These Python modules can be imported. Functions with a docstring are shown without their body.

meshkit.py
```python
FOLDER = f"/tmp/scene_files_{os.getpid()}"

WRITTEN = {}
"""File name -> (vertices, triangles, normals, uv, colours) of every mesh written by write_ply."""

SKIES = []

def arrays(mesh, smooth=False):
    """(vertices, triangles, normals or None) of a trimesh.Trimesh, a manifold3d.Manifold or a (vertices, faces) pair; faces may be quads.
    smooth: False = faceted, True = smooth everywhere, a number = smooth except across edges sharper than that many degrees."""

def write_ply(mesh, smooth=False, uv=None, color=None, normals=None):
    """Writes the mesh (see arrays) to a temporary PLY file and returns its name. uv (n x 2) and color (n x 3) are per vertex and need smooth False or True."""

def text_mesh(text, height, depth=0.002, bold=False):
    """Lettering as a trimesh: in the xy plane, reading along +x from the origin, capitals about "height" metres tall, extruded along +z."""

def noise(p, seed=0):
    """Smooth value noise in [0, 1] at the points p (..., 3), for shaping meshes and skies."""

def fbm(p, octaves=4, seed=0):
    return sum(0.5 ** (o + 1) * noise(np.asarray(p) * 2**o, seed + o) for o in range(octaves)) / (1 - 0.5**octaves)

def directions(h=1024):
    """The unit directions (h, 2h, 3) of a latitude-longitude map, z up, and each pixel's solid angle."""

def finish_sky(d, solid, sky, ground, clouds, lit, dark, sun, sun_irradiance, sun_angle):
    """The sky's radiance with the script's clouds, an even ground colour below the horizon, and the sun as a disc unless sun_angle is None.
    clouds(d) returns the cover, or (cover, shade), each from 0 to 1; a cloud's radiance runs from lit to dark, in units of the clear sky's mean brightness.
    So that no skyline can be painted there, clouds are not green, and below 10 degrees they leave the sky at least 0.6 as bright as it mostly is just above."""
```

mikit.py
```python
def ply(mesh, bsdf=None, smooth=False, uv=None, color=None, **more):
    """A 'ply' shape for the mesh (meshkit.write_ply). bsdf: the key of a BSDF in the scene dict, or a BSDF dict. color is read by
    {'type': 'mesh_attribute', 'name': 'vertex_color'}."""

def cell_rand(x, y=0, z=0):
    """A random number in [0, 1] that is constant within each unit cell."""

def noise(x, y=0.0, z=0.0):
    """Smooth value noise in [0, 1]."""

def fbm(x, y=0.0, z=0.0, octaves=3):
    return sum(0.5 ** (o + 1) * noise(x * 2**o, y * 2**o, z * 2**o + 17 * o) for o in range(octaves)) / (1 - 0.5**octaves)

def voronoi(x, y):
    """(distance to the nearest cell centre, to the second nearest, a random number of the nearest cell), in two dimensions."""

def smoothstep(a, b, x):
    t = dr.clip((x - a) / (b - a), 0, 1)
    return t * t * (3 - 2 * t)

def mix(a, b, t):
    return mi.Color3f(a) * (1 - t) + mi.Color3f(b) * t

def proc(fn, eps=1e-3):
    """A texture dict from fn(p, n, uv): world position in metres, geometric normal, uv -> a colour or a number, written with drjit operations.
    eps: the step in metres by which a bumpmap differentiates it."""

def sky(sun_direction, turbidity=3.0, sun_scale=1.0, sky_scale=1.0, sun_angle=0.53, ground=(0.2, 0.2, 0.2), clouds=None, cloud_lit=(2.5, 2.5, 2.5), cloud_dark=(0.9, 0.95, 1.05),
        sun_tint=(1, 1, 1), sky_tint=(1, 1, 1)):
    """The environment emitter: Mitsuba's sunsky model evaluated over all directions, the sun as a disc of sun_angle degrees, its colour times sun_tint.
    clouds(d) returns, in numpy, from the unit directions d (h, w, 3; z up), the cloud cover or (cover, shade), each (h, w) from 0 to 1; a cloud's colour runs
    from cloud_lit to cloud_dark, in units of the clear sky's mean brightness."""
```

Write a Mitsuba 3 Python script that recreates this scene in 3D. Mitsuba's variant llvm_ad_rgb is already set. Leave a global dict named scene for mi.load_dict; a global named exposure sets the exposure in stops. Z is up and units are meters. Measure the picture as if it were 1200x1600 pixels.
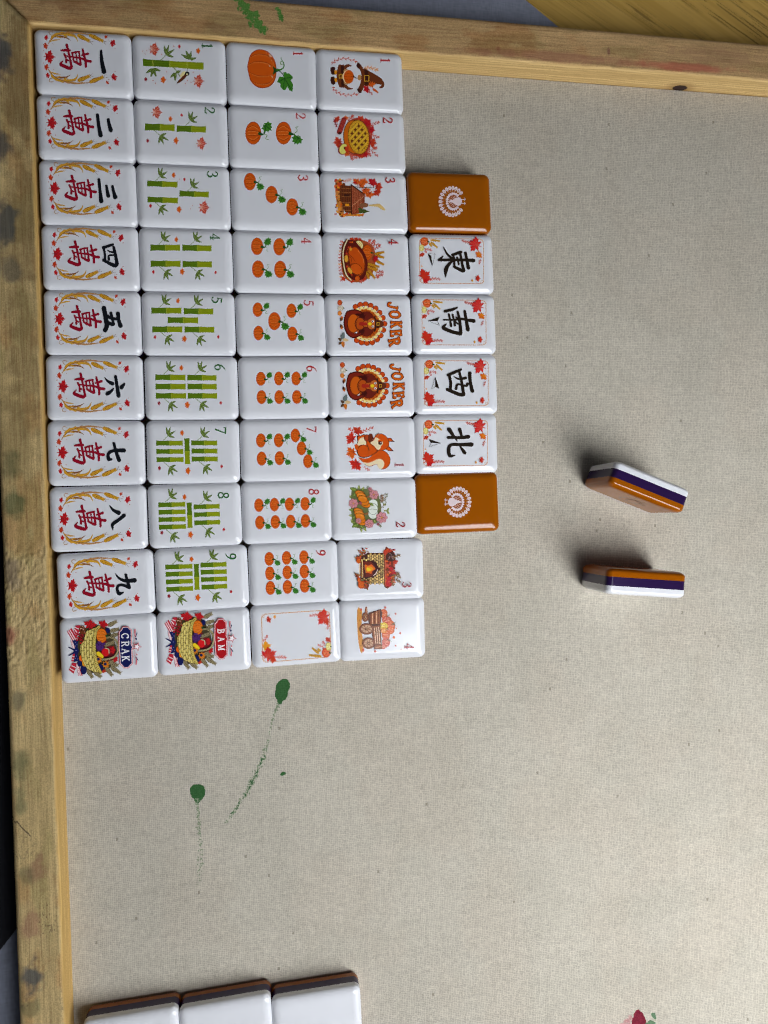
import math, random
import numpy as np, trimesh, drjit as dr, mitsuba as mi, mikit, meshkit
from shapely.geometry import Polygon, LineString, Point
from shapely.ops import unary_union
from shapely import affinity
T = mi.ScalarTransform4f
rng = np.random.default_rng(7)
scene, labels = {}, {}
MM = 0.001

# ---------------------------------------------------------------- camera, light, exposure
# world: z up, +Y is the photograph's right (far side), +X is the photograph's bottom; the reader of the tiles sits at -Y
EYE = np.array([166.955, 74.0, 255.88]) * MM
FWD = np.array([-0.00283, 0.15643, -0.98768])
UP = np.array([-0.99938, 0.03423, 0.00828])
scene['camera'] = {'type': 'perspective', 'fov': 57.98, 'fov_axis': 'x', 'near_clip': 0.01, 'far_clip': 20.0,
                   'to_world': T().look_at(origin=EYE.tolist(), target=(EYE + FWD).tolist(), up=UP.tolist())}
exposure = 0.0
LAMP = np.array([400., 320., 362.]) * MM          # one big soft source, beyond the photograph's lower right corner
LAMP_AT = np.array([160., 110., 0.]) * MM
scene['window_pane'] = {'type': 'rectangle', 'to_world': T().look_at(origin=LAMP.tolist(), target=LAMP_AT.tolist(), up=[0, 0, 1]).scale([0.095, 0.20, 1]),
                        'emitter': {'type': 'area', 'radiance': {'type': 'rgb', 'value': [10.9, 11.2, 11.55]}}}
scene['room_light'] = {'type': 'constant', 'radiance': {'type': 'rgb', 'value': [0.030, 0.032, 0.038]}}
labels['window_pane'] = {'label': 'bright square window pane beyond the lower right corner', 'category': 'window'}

# ---------------------------------------------------------------- helpers
def lin(c):
    c = np.array(c, float) / 255
    return np.where(c < 0.04045, c / 12.92, ((c + 0.055) / 1.055) ** 2.4)

def rgb(c):
    return {'type': 'rgb', 'value': [float(x) for x in c]}

used = {}
def numbered(name):
    n = used.get(name, 0); used[name] = n + 1
    return name if n == 0 else f'{name}_{n:03d}'

def put(key, shape, to_world=None, **info):
    scene[key] = dict(shape, to_world=to_world) if to_world is not None else dict(shape)
    if info: labels[key] = info
    return key

# ---------------------------------------------------------------- materials
def plastic(c, alpha=0.05, bump=None):
    b = {'type': 'roughplastic', 'distribution': 'beckmann', 'alpha': alpha, 'int_ior': 1.5, 'diffuse_reflectance': rgb(c), 'nonlinear': False}
    return b if bump is None else {'type': 'bumpmap', 'arbitrary': mikit.proc(polish, eps=2e-4), 'scale': bump, 'bsdf': b}

def polish(p, n, uv):
    x, y, z = p.x * 1000, p.y * 1000, p.z * 1000
    return mikit.fbm(x / 5.5, y / 5.5, z / 5.5, 2) + 0.06 * mikit.noise(x * 1.1, y * 1.1, z * 1.1)

scene['white_plastic'] = plastic([0.755, 0.765, 0.80], 0.025, 0.00006)
scene['orange_plastic'] = plastic([0.325, 0.082, 0.0004], 0.03, 0.00006)
scene['violet_plastic'] = plastic([0.022, 0.008, 0.055], 0.06)
scene['ink'] = {'type': 'principled', 'roughness': 0.2, 'specular': 0.5, 'base_color': {'type': 'mesh_attribute', 'name': 'vertex_color'}}

def threads(p):
    x, y = p.x * 1000, p.y * 1000
    wx = x / 0.66 + 0.5 * mikit.noise(x / 9, y / 14, 3.0) + 0.55 * mikit.noise(x / 1.7, y / 2.6, 13.0)
    wy = y / 0.66 + 0.5 * mikit.noise(x / 14, y / 9, 8.0) + 0.55 * mikit.noise(x / 2.6, y / 1.7, 18.0)
    i, j = dr.floor(wx), dr.floor(wy)
    fx, fy = wx - i, wy - j
    over = mikit.smoothstep(-0.2, 0.2, dr.cos(dr.pi * (i + j)) )
    return x, y, i, j, fx, fy, over

def canvas_height(p, n, uv):
    x, y, i, j, fx, fy, over = threads(p)
    hx, hy = dr.sin(dr.pi * fx), dr.sin(dr.pi * fy)
    return (hx * (0.35 + 0.65 * over) + hy * (1 - 0.65 * over)) * 0.5 * (0.8 + 0.4 * mikit.cell_rand(i, j, 4))

def canvas_colour(p, n, uv):
    x, y, i, j, fx, fy, over = threads(p)
    ti = mikit.noise(i * 3.71, y / 6.0, 1.0) * 0.3 + mikit.noise(i * 1.37, y / 1.1, 2.0) * 0.7
    tj = mikit.noise(j * 2.93, x / 6.0, 5.0) * 0.3 + mikit.noise(j * 1.71, x / 1.1, 6.0) * 0.7
    t = over * ti + (1 - over) * tj
    t = 0.5 * t + 0.2 * (ti + tj) + 0.1 * mikit.cell_rand(i, j, 7)
    gap = 1 - dr.sin(dr.pi * fx) * dr.sin(dr.pi * fy)
    hole = mikit.smoothstep(0.55, 1.0, gap)
    c = mikit.mix((0.415, 0.380, 0.312), (0.665, 0.618, 0.524), t)
    c = c * (0.95 + 0.10 * mikit.fbm(x / 38, y / 30, 2.0, 3))
    c = mikit.mix(c, c * mi.Color3f(0.42, 0.40, 0.37), hole * 0.46)
    st = mikit.fbm(x / 22, y / 22, 61.0, 4)
    c = mikit.mix(c, c * mi.Color3f(1.01, 0.98, 0.965), mikit.smoothstep(0.42, 0.66, st) * 0.5)
    c = mikit.mix(c, c * mi.Color3f(0.95, 0.955, 0.95), mikit.smoothstep(0.45, 0.70, mikit.fbm(x / 13, y / 17, 71.0, 4)) * 0.7)
    f = mikit.cell_rand(dr.floor(x / 1.1), dr.floor(y / 0.8), 9.0)
    c = mikit.mix(c, mi.Color3f(0.14, 0.115, 0.085), dr.select(f > 0.9993, 0.55, 0.0))
    return c

scene['canvas_cloth'] = {'type': 'bumpmap', 'arbitrary': mikit.proc(canvas_height, eps=4e-5), 'scale': 0.00007,
                         'bsdf': {'type': 'diffuse', 'reflectance': mikit.proc(canvas_colour)}}

def spot(x, y, cx, cy, rx, ry, soft=0.7, w=0.5):
    """A stain with a ragged outline round (cx, cy) in mm."""
    d = dr.sqrt(dr.square((x - cx) / rx) + dr.square((y - cy) / ry)) + w * (mikit.fbm(x / 3.1, y / 3.1, cx, 4) - 0.5) * 2
    return 1 - mikit.smoothstep(1 - soft, 1.0, d)

LEFT_STAINS = [(18, -5, 34, 9, (0.17, 0.105, 0.04), .62), (66, -5, 30, 9, (0.18, 0.115, 0.045), .6), (112, -6, 32, 9, (0.20, 0.13, 0.05), .5), (140, -10, 24, 7, (0.20, 0.14, 0.05), .4), # along, across, r along, r across, colour, strength
    (10, -10.5, 9, 5.0, (0.055, 0.065, 0.075), .85), (41, -12, 9, 4.5, (0.06, 0.065, 0.07), .8), (66, -11, 10, 5.5, (0.06, 0.068, 0.07), .8), (82, -10, 6, 5, (0.07, 0.075, 0.07), .55),
    (146, -12, 7, 4, (0.07, 0.085, 0.035), .6), (160, -11, 7, 4.5, (0.07, 0.10, 0.04), .7), (183, -12.5, 10, 3.5, (0.13, 0.10, 0.085), .6),
    (203, -13.5, 4.5, 3.2, (0.30, 0.07, 0.055), .7), (224, -12, 6, 3, (0.085, 0.09, 0.06), .6), (246, -12, 7, 4, (0.085, 0.11, 0.05), .6), (258, -12.5, 7, 3.0, (0.10, 0.13, 0.06), .55),
    (281, -8.0, 7, 4.0, (0.24, 0.085, 0.07), .5), (283, -11, 5, 3, (0.10, 0.11, 0.05), .5), (299, -10.5, 8, 4.5, (0.26, 0.10, 0.075), .5), (317, -10.5, 7.5, 4.2, (0.065, 0.075, 0.08), .85), (327, -11, 4, 4, (0.09, 0.12, 0.06), .5)]
TOP_STAINS = [(-3.0, 186, 2.6, 46, (0.34, 0.13, 0.08), .55), (-2.6, 236, 2.4, 30, (0.45, 0.11, 0.07), .7), (-11, 12, 6, 22, (0.20, 0.10, 0.05), .5), (-8, 250, 5, 30, (0.33, 0.17, 0.10), .35),
              (-6.5, 206, 2.2, 1.0, (0.22, 0.10, 0.07), .8), (-4.5, 162, 1.6, 1.2, (0.26, 0.09, 0.05), .7), (-5, 60, 2.0, 5, (0.18, 0.085, 0.04), .4)]

def rail_colour(along, across, z, x, y, base_lo, base_hi, stains, speck_k):
    g = mikit.fbm(across * 1.9, along * 0.06, z * 1.3, 4)
    fine = mikit.noise(across * 5.5, along * 0.16, z * 5.0)
    wv = mikit.noise(across * 3.4, along * 3.1, 4.0)
    t = dr.clip(0.42 * g + 0.36 * fine + 0.24 * wv, 0, 1)
    c = mikit.mix(base_lo, base_hi, mikit.smoothstep(0.15, 0.9, t))
    c = c * (0.85 + 0.3 * mikit.fbm(along / 17, across / 5, 3.0, 3))
    pa, pb = mikit.fbm(along / 13, across / 6, 31.0, 4), mikit.fbm(along / 16, across / 7, 47.0, 4)
    c = mikit.mix(c, c * mi.Color3f(0.80, 0.62, 0.50), mikit.smoothstep(0.52, 0.70, pa) * 0.6)
    c = mikit.mix(c, c * mi.Color3f(0.66, 0.72, 0.60), mikit.smoothstep(0.55, 0.72, pb) * 0.5)
    for cx, cy, rx, ry, col, k in stains:
        c = mikit.mix(c, mi.Color3f(col) * (0.75 + 0.5 * fine), spot(x, y, cx, cy, rx, ry) * k)
    speck = mikit.smoothstep(0.76, 0.82, mikit.noise(along * 1.3, across * 2.6, 11.0)) * mikit.smoothstep(0.5, 0.7, mikit.noise(along / 13, across / 6, 21.0))
    return mikit.mix(c, mi.Color3f(0.06, 0.045, 0.03), speck * 0.5 * speck_k)

RAW_LO, RAW_HI = (0.44, 0.26, 0.08), (0.80, 0.57, 0.255)
def raw_wood(along, z):
    ring = dr.sin((z * 1.1 + 2.6 * mikit.fbm(along / 34, z / 5, 7.0, 3)) * 5.0) * 0.5 + 0.5
    c = mikit.mix(RAW_LO, RAW_HI, 0.28 + 0.62 * ring * mikit.noise(along / 20, z, 2.0) + 0.25 * mikit.noise(along / 2.5, z * 8, 1.0))
    return c

def top_rail(p, n, uv):
    x, y, z = p.x * 1000, p.y * 1000, p.z * 1000
    c = rail_colour(y, x, z, x, y, (0.325, 0.190, 0.080), (0.61, 0.405, 0.195), TOP_STAINS, 0.25)
    raw = raw_wood(y, z)
    d = dr.sqrt(dr.square((y - 240.5) / 3.6) + dr.square((z - 1.2) / 2.0))
    raw = mikit.mix(raw, mi.Color3f(0.36, 0.20, 0.07), (1 - mikit.smoothstep(0.9, 2.4, d)) * 0.6)
    raw = mikit.mix(raw, mi.Color3f(0.045, 0.025, 0.02), 1 - mikit.smoothstep(0.75, 0.95, d))
    inner = mikit.smoothstep(0.2, 0.75, n.x + 0.4 * (mikit.fbm(y / 4, z, 3.0, 3) - 0.5))
    return mikit.mix(c, raw, inner)

def left_rail(p, n, uv):
    x, y, z = p.x * 1000, p.y * 1000, p.z * 1000
    c = rail_colour(x, y, z, x, y, (0.31, 0.215, 0.092), (0.67, 0.505, 0.245), LEFT_STAINS, mikit.smoothstep(255, 285, x))
    fold = x - (263.2 + (y + 15.2) * 1.2) + 1.6 * (mikit.noise(y * 0.9, 2.0) - 0.5)
    c = mikit.mix(c, mi.Color3f(0.05, 0.035, 0.025), (1 - mikit.smoothstep(0.15, 0.5, dr.abs(fold))) * dr.select(y < -9.5, 0.75, 0.0))
    raw = raw_wood(x, z) * mi.Color3f(0.80, 0.76, 0.62)
    inner = mikit.smoothstep(0.15, 0.85, n.y + 0.5 * (mikit.fbm(x / 4, z, 3.0, 3) - 0.5))
    return mikit.mix(c, raw, inner)

def rail_height(p, n, uv):
    x, y, z = p.x * 1000, p.y * 1000, p.z * 1000
    w = dr.sin(x * 9.5 + mikit.noise(x, y) * 2) * dr.sin(y * 9.5 + mikit.noise(y, x, 3.0) * 2)
    k = mikit.smoothstep(0.45, 0.7, mikit.noise(x / 14, y / 14, 5.0))
    crust = mikit.smoothstep(165, 178, x) * (1 - mikit.smoothstep(205, 235, x)) * dr.select(y < -1, 1.0, 0.0)
    return 0.10 * w + 1.5 * crust * mikit.noise(x * 0.9, y * 1.1, 9.0) + 0.7 * mikit.fbm(x * 1.6, y * 1.6, z, 3) * (0.35 + k)

for nm, fn in (('top_rail_wood', top_rail), ('left_rail_wood', left_rail)):
    scene[nm] = {'type': 'bumpmap', 'arbitrary': mikit.proc(rail_height, eps=1e-4), 'scale': 0.00035,
                 'bsdf': {'type': 'principled', 'roughness': 0.6, 'specular': 0.2, 'base_color': mikit.proc(fn)}}

def oak(p, n, uv):
    x, y = p.x * 1000, p.y * 1000
    ca, sa = math.cos(math.radians(31)), math.sin(math.radians(31))
    u, v = y * ca + x * sa, -y * sa + x * ca            # u along the grain
    v = v + 1.5 * mikit.fbm(u / 60, v / 18, 1.0, 2)
    g = mikit.fbm(v * 0.9, u / 45, 2.0, 4)
    c = mikit.mix((0.50, 0.305, 0.070), (0.59, 0.375, 0.098), mikit.smoothstep(0.2, 0.8, g))
    pore = mikit.smoothstep(0.70, 0.75, mikit.noise(v * 3.0, u / 15, 4.0)) * mikit.smoothstep(0.35, 0.65, mikit.noise(v / 7, u / 60, 9.0))
    return mikit.mix(c, mi.Color3f(0.13, 0.07, 0.022), pore * 0.7)
scene['oak_wood'] = {'type': 'principled', 'roughness': 0.45, 'specular': 0.25, 'base_color': mikit.proc(oak)}

def weave(base, s):
    base = [float(b) for b in base]
    def fn(p, n, uv):
        x, y = p.x * 1000, p.y * 1000
        t = mikit.noise(x * 2.2, y * 0.5, s) * 0.5 + mikit.noise(x * 0.5, y * 2.2, s + 3) * 0.5
        return mi.Color3f(*base) * (0.84 + 0.32 * t)
    return fn
scene['grey_cloth'] = {'type': 'diffuse', 'reflectance': mikit.proc(weave((0.25, 0.27, 0.335), 1.0))}
scene['black_cloth'] = {'type': 'diffuse', 'reflectance': mikit.proc(weave((0.020, 0.020, 0.024), 5.0))}

def paint(lo, hi):
    lo, hi = [float(a) for a in lo], [float(a) for a in hi]
    def fn(p, n, uv):
        x, y = p.x * 1000, p.y * 1000
        return mikit.mix(lo, hi, mikit.noise(x * 2.4, y * 2.4, 3.0) * 0.6 + 0.4 * mikit.noise(x * 6, y * 6, 1.0)) * (0.70 + 0.55 * canvas_height(p, n, uv))
    return fn
def cloth_paint(lo, hi):
    return {'type': 'bumpmap', 'arbitrary': mikit.proc(canvas_height, eps=4e-5), 'scale': 0.00005, 'bsdf': {'type': 'diffuse', 'reflectance': mikit.proc(paint(lo, hi))}}
scene['green_paint'] = cloth_paint((0.028, 0.095, 0.030), (0.060, 0.155, 0.055))
scene['thin_green_paint'] = cloth_paint((0.17, 0.235, 0.14), (0.27, 0.31, 0.21))
scene['red_paint'] = cloth_paint((0.13, 0.012, 0.025), (0.25, 0.035, 0.055))
scene['thin_red_paint'] = cloth_paint((0.42, 0.20, 0.20), (0.52, 0.32, 0.30))
scene['leaf_paint'] = cloth_paint((0.08, 0.15, 0.08), (0.16, 0.25, 0.15))
scene['bright_green_paint'] = cloth_paint((0.07, 0.20, 0.03), (0.15, 0.30, 0.08))

# ---------------------------------------------------------------- the table, the cloths and the framed canvas
def slab(pts, z0, z1):
    m = trimesh.creation.extrude_polygon(Polygon(pts), (z1 - z0) * MM / MM)
    m.apply_translation([0, 0, z0]); m.apply_scale(MM)
    return m

put('table', mikit.ply(slab([(-420, -420), (700, -420), (700, 700), (-420, 700)], -31, -6), 'oak_wood'), label='light oak table top with dark open pores, seen behind the frame', category='table')
put('grey_cloth_sheet', mikit.ply(slab([(-92, 100), (-33.3, 180.8), (-25.7, 191.2), (6, 234), (480, 234), (480, -190), (-92, -190)], -5.95, -4.7), 'grey_cloth'),
    label='pale blue grey cloth spread under the wooden frame', category='cloth')
put('black_cloth_sheet', mikit.ply(slab([(100, -140), (100, -13), (299, -13), (318, -28.7), (360, -75), (300, -140)], -4.65, -4.3), 'black_cloth'),
    label='black cloth lying along the outer side of the left rail', category='cloth')

FRAME = 'stretched_canvas'
labels[FRAME] = {'label': 'beige linen canvas stretched on a paint stained pine frame, under the tiles', 'category': 'canvas'}
put(FRAME + '__linen', mikit.ply(slab([(-1.7, -1.4), (1.6, 340), (440, 340), (440, -1.4)], -1.2, 0), 'canvas_cloth'))

def rail(origin, along, outward, length, width, height, mitre, seed):
    """A bar with rounded long edges; its first end is cut at 45 degrees. All in mm."""
    prof = [(0, -4.0)]
    for k in range(6):
        a = math.pi / 2 * k / 5; prof.append((1.3 - 1.3 * math.cos(a), height - 1.3 + 1.3 * math.sin(a)))
    for k in range(1, 9): prof.append((1.3 + (width - 3.8) * k / 9, height))
    for k in range(7):
        a = math.pi / 2 * k / 6; prof.append((width - 2.5 + 2.5 * math.sin(a), height - 2.5 + 2.5 * math.cos(a)))
    prof.append((width, -4.0))
    prof = np.array(prof); n = 170
    V = []
    for k in range(n + 1):
        s0 = -prof[:, 0] * mitre
        s = s0 + (length - s0) * k / n
        V.append(np.array(origin)[None] + s[:, None] * np.array(along) + prof[:, :1] * np.array(outward) + prof[:, 1:] * np.array([0, 0, 1.0]))
    V = np.array(V); m = len(prof)
    d = (meshkit.fbm(V / np.array([9, 9, 5.0]), 4, seed) - 0.5)[..., None] * np.array([0.5, 0.5, 0.5]) * np.where(V[..., 2:] > 0, 1, 0)
    V = V + d; V = V.reshape(-1, 3)
    F = []
    for k in range(n):
        for q in range(m - 1):
            a, b = k * m + q, k * m + q + 1
            F += [(a, b, b + m), (a, b + m, a + m)]
    for k in (0, n):
        c = [k * m + q for q in range(m)]
        F += [(c[0], c[q], c[q + 1]) if k else (c[0], c[q + 1], c[q]) for q in range(1, m - 1)]
    t = trimesh.Trimesh(V * MM, F, process=False)
    if t.volume < 0: t.invert()
    return t
e = 0.0078
put(FRAME + '__rail', mikit.ply(rail([-1.55, -1.3, 0], [e, 1, 0], [-1, e, 0], 350, 15.4, 9.5, 1.0, 3), 'top_rail_wood', smooth=50), label='rail with bare pale inner edge and a green smear')
put(FRAME + '__rail_001', mikit.ply(rail([-1.62, -1.36, 0], [1, 0.0022, 0], [0.0022, -1, 0], 450, 14.8, 9.5, 1.0, 8), 'left_rail_wood', smooth=50), label='olive brown rail with dark, green and red paint stains')

def tri(poly):
    v, f = trimesh.creation.triangulate_polygon(poly, engine='earcut')
    return np.asarray(v), np.asarray(f)

def sheet(polys, z):
    V, F, k = [], [], 0
    for g in polys:
        for q in getattr(g, 'geoms', [g]):
            if q.area < 1e-6: continue
            v, f = tri(q)
            a, b, c = (v[f[:, i]] for i in range(3))
            flip = (b - a)[:, 0] * (c - a)[:, 1] - (b - a)[:, 1] * (c - a)[:, 0] < 0
            f[flip] = f[flip][:, ::-1]
            V.append(np.c_[v, np.full(len(v), z)]); F.append(f + k); k += len(v)
    return trimesh.Trimesh(np.vstack(V) * MM, np.vstack(F), process=False)

def ragged(cx, cy, rx, ry, rot, seed, amp=0.12, n=60):
    r = np.random.default_rng(seed); ph = r.uniform(0, 6.28, 6); a = np.linspace(0, 2 * np.pi, n, endpoint=False)
    k = 1 + amp * sum(np.sin((q + 2) * a * (1 + q // 3) + ph[q]) / (q + 1.5) for q in range(6)) + r.normal(0, amp * 0.22, n)
    return affinity.translate(affinity.rotate(Polygon(np.c_[rx * k * np.cos(a), ry * k * np.sin(a)]), rot, origin=(0, 0)), cx, cy)

def flecks(path, width, count, seed, size=(0.12, 0.4), fade=None):
    """Dry brush: small ragged flecks scattered along a path, in mm."""
    r = np.random.default_rng(seed); ls = LineString(path); out = []
    for _ in range(count):
        t = r.uniform(0, 1)
        if fade is not None and r.uniform() > np.interp(t, *fade): continue
        p = ls.interpolate(t, normalized=True); q = ls.interpolate(min(t + 0.01, 1), normalized=True)
        d = np.array([q.x - p.x, q.y - p.y]); d = d / (np.linalg.norm(d) + 1e-9)
        w = np.interp(t, np.linspace(0, 1, len(width)), width) * r.normal(0, 0.45)
        c = np.array([p.x, p.y]) + np.array([-d[1], d[0]]) * w
        s = r.uniform(*size)
        out.append(ragged(c[0], c[1], s * r.uniform(.7, 1.6), s * r.uniform(.5, 1), r.choice([0, 90]) + r.normal(0, 12), int(r.integers(1e6)), 0.25, 9))
    return out

put(FRAME + '__paint_drop', mikit.ply(sheet([ragged(228.6, 75.0, 2.9, 2.5, -12, 1, 0.05), ragged(231.2, 74.3, 2.7, 2.3, -12, 14, 0.06), ragged(233.0, 73.6, 1.8, 1.1, 10, 2)], 0.05), 'green_paint'), label='long green paint drop with a curved tail')
put(FRAME + '__paint_drop_001', mikit.ply(sheet([ragged(263.9, 43.6, 2.9, 2.75, 0, 3, 0.08), ragged(266.4, 43.4, 1.4, 1.1, 0, 4)], 0.05), 'green_paint'), label='round green paint drop with a straight tail')
put(FRAME + '__paint_drop_002', mikit.ply(sheet([ragged(260.2, 73.9, 0.75, 0.95, 20, 5, 0.25)], 0.05), 'green_paint'), label='tiny dark green paint speck')
t1 = [(234.5, 73), (241, 70.5), (247.5, 69), (253, 67.4), (259, 64.6), (266, 60.6), (273, 55.4), (277.5, 51.6)]
put(FRAME + '__paint_tail', mikit.ply(sheet(flecks(t1, [.7, .5, .5, 1.3, 1.5, 1.2, .6, .3], 380, 6, (0.12, 0.36), ([0, .12, .25, .38, .55, .8, 1], [1, .5, .16, .9, 1, .7, .15])), 0.06), 'thin_green_paint'), kind='stuff')
put(FRAME + '__paint_tail_001', mikit.ply(sheet(flecks([(266, 43.4), (275, 43.6), (283, 44.0), (290, 43.8), (299, 42.4)], [.9, .6, .9, 1.3, 1.3], 280, 7, (0.12, 0.34), ([0, .3, .5, .75, 1], [1, .4, .45, .35, .05])), 0.06), 'thin_green_paint'), kind='stuff')
put(FRAME + '__paint_fleck', mikit.ply(sheet(flecks(t1[3:7], [.6, .7, .5], 34, 16, (0.2, 0.45)), 0.08), 'green_paint'), kind='stuff')
put(FRAME + '__painted_berry', mikit.ply(sheet([ragged(371.0, 209.2, 4.6, 3.2, 15, 8)], 0.05), 'red_paint'), label='dark red painted berry at the lower edge')
put(FRAME + '__painted_leaf', mikit.ply(sheet([ragged(373.0, 214.0, 2.9, 2.0, 40, 9, 0.2), ragged(369.2, 215.5, 1.6, 0.8, 20, 10, 0.2)], 0.07), 'leaf_paint'), label='green painted leaf beside the red berry')
put(FRAME + '__paint_wash', mikit.ply(sheet(flecks([(368, 206), (374, 200)], [1.5, 2.5], 170, 11, (0.15, 0.5)), 0.06), 'thin_red_paint'), kind='stuff')
sm = flecks([(-15, 67.5), (-11.5, 70.2), (-7.6, 73.4), (-4.4, 77)], [1.4, 2.2, 2.2, 1.2], 300, 12, (0.25, 0.75), ([0, .2, .5, .85, 1], [.25, .5, .8, 1, .7])) + flecks([(-13, 81.3), (-8.6, 82.8)], [.5, .5], 50, 13, (0.2, 0.5))
put(FRAME + '__paint_smear', mikit.ply(sheet(sm, 9.74), 'bright_green_paint'), label='bright green brush smear on the rail', kind='stuff')

# ---------------------------------------------------------------- drawings on the tiles: flat ink shapes, each drawing on a sheet of its own (u towards the tile's top, v to its right)
def smooth_pts(pts, closed=False, k=5):
    P = np.array(pts, float); n = len(P)
    if n < 3: return P
    out = []
    for i in range(n if closed else n - 1):
        p0, p1, p2, p3 = (P[(i + d) % n] if closed else P[min(max(i + d, 0), n - 1)] for d in (-1, 0, 1, 2))
        for t in np.linspace(0, 1, k, endpoint=False):
            out.append(0.5 * (2 * p1 + (p2 - p0) * t + (2 * p0 - 5 * p1 + 4 * p2 - p3) * t * t + (3 * p1 - p0 - 3 * p2 + p3) * t ** 3))
    if not closed: out.append(P[-1])
    return np.array(out)

class Art:
    def __init__(self, M, da=0.0, db=0.0):
        self.M, self.d, self.items, self.now, self.n = M, (da, db), [], None, {}
    def part(self, name):
        k = self.n.get(name, 0); self.n[name] = k + 1
        self.now = name if k == 0 else f'{name}_{k:03d}'
        return self
    def add(self, col, g):
        m0, m1, m2, m3, m4, m5 = self.M
        if not g.is_valid: g = g.buffer(0)
        g = affinity.affine_transform(g, [m3, m4, m0, m1, m5 + self.d[1], m2 + self.d[0]])    # to the tile's own x (right), y (top), in mm
        g = g.simplify(0.012)
        if g.area > 0: self.items.append((self.now, col, g))
    def P(self, col, pts, smooth=False, k=5):
        self.add(col, Polygon(smooth_pts(pts, True, k) if smooth else pts))
    def S(self, col, w, pts, smooth=True, cap=1):
        c = smooth_pts(pts) if smooth else np.array(pts, float)
        if np.isscalar(w):
            self.add(col, LineString(c).buffer(w / 2, quad_segs=3, cap_style=cap)); return
        ws = np.interp(np.linspace(0, 1, len(c)), np.linspace(0, 1, len(w)), w) / 2
        disc = [Point(*p).buffer(max(r, 0.3), quad_segs=3) for p, r in zip(c, ws)]
        self.add(col, unary_union([a.union(b).convex_hull for a, b in zip(disc[:-1], disc[1:])]))
    def E(self, col, u, v, ru, rv=None, rot=0):
        rv = ru if rv is None else rv
        a = np.linspace(0, 2 * np.pi, 24, endpoint=False); c, s = math.cos(math.radians(rot)), math.sin(math.radians(rot))
        x, y = ru * np.cos(a), rv * np.sin(a)
        self.add(col, Polygon(np.c_[u + x * c - y * s, v + x * s + y * c]))
    def ring(self, col, w, u, v, ru, rv):
        a = np.linspace(0, 2 * np.pi, 25)
        self.add(col, LineString(np.c_[u + ru * np.cos(a), v + rv * np.sin(a)]).buffer(w / 2, quad_segs=2))

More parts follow.
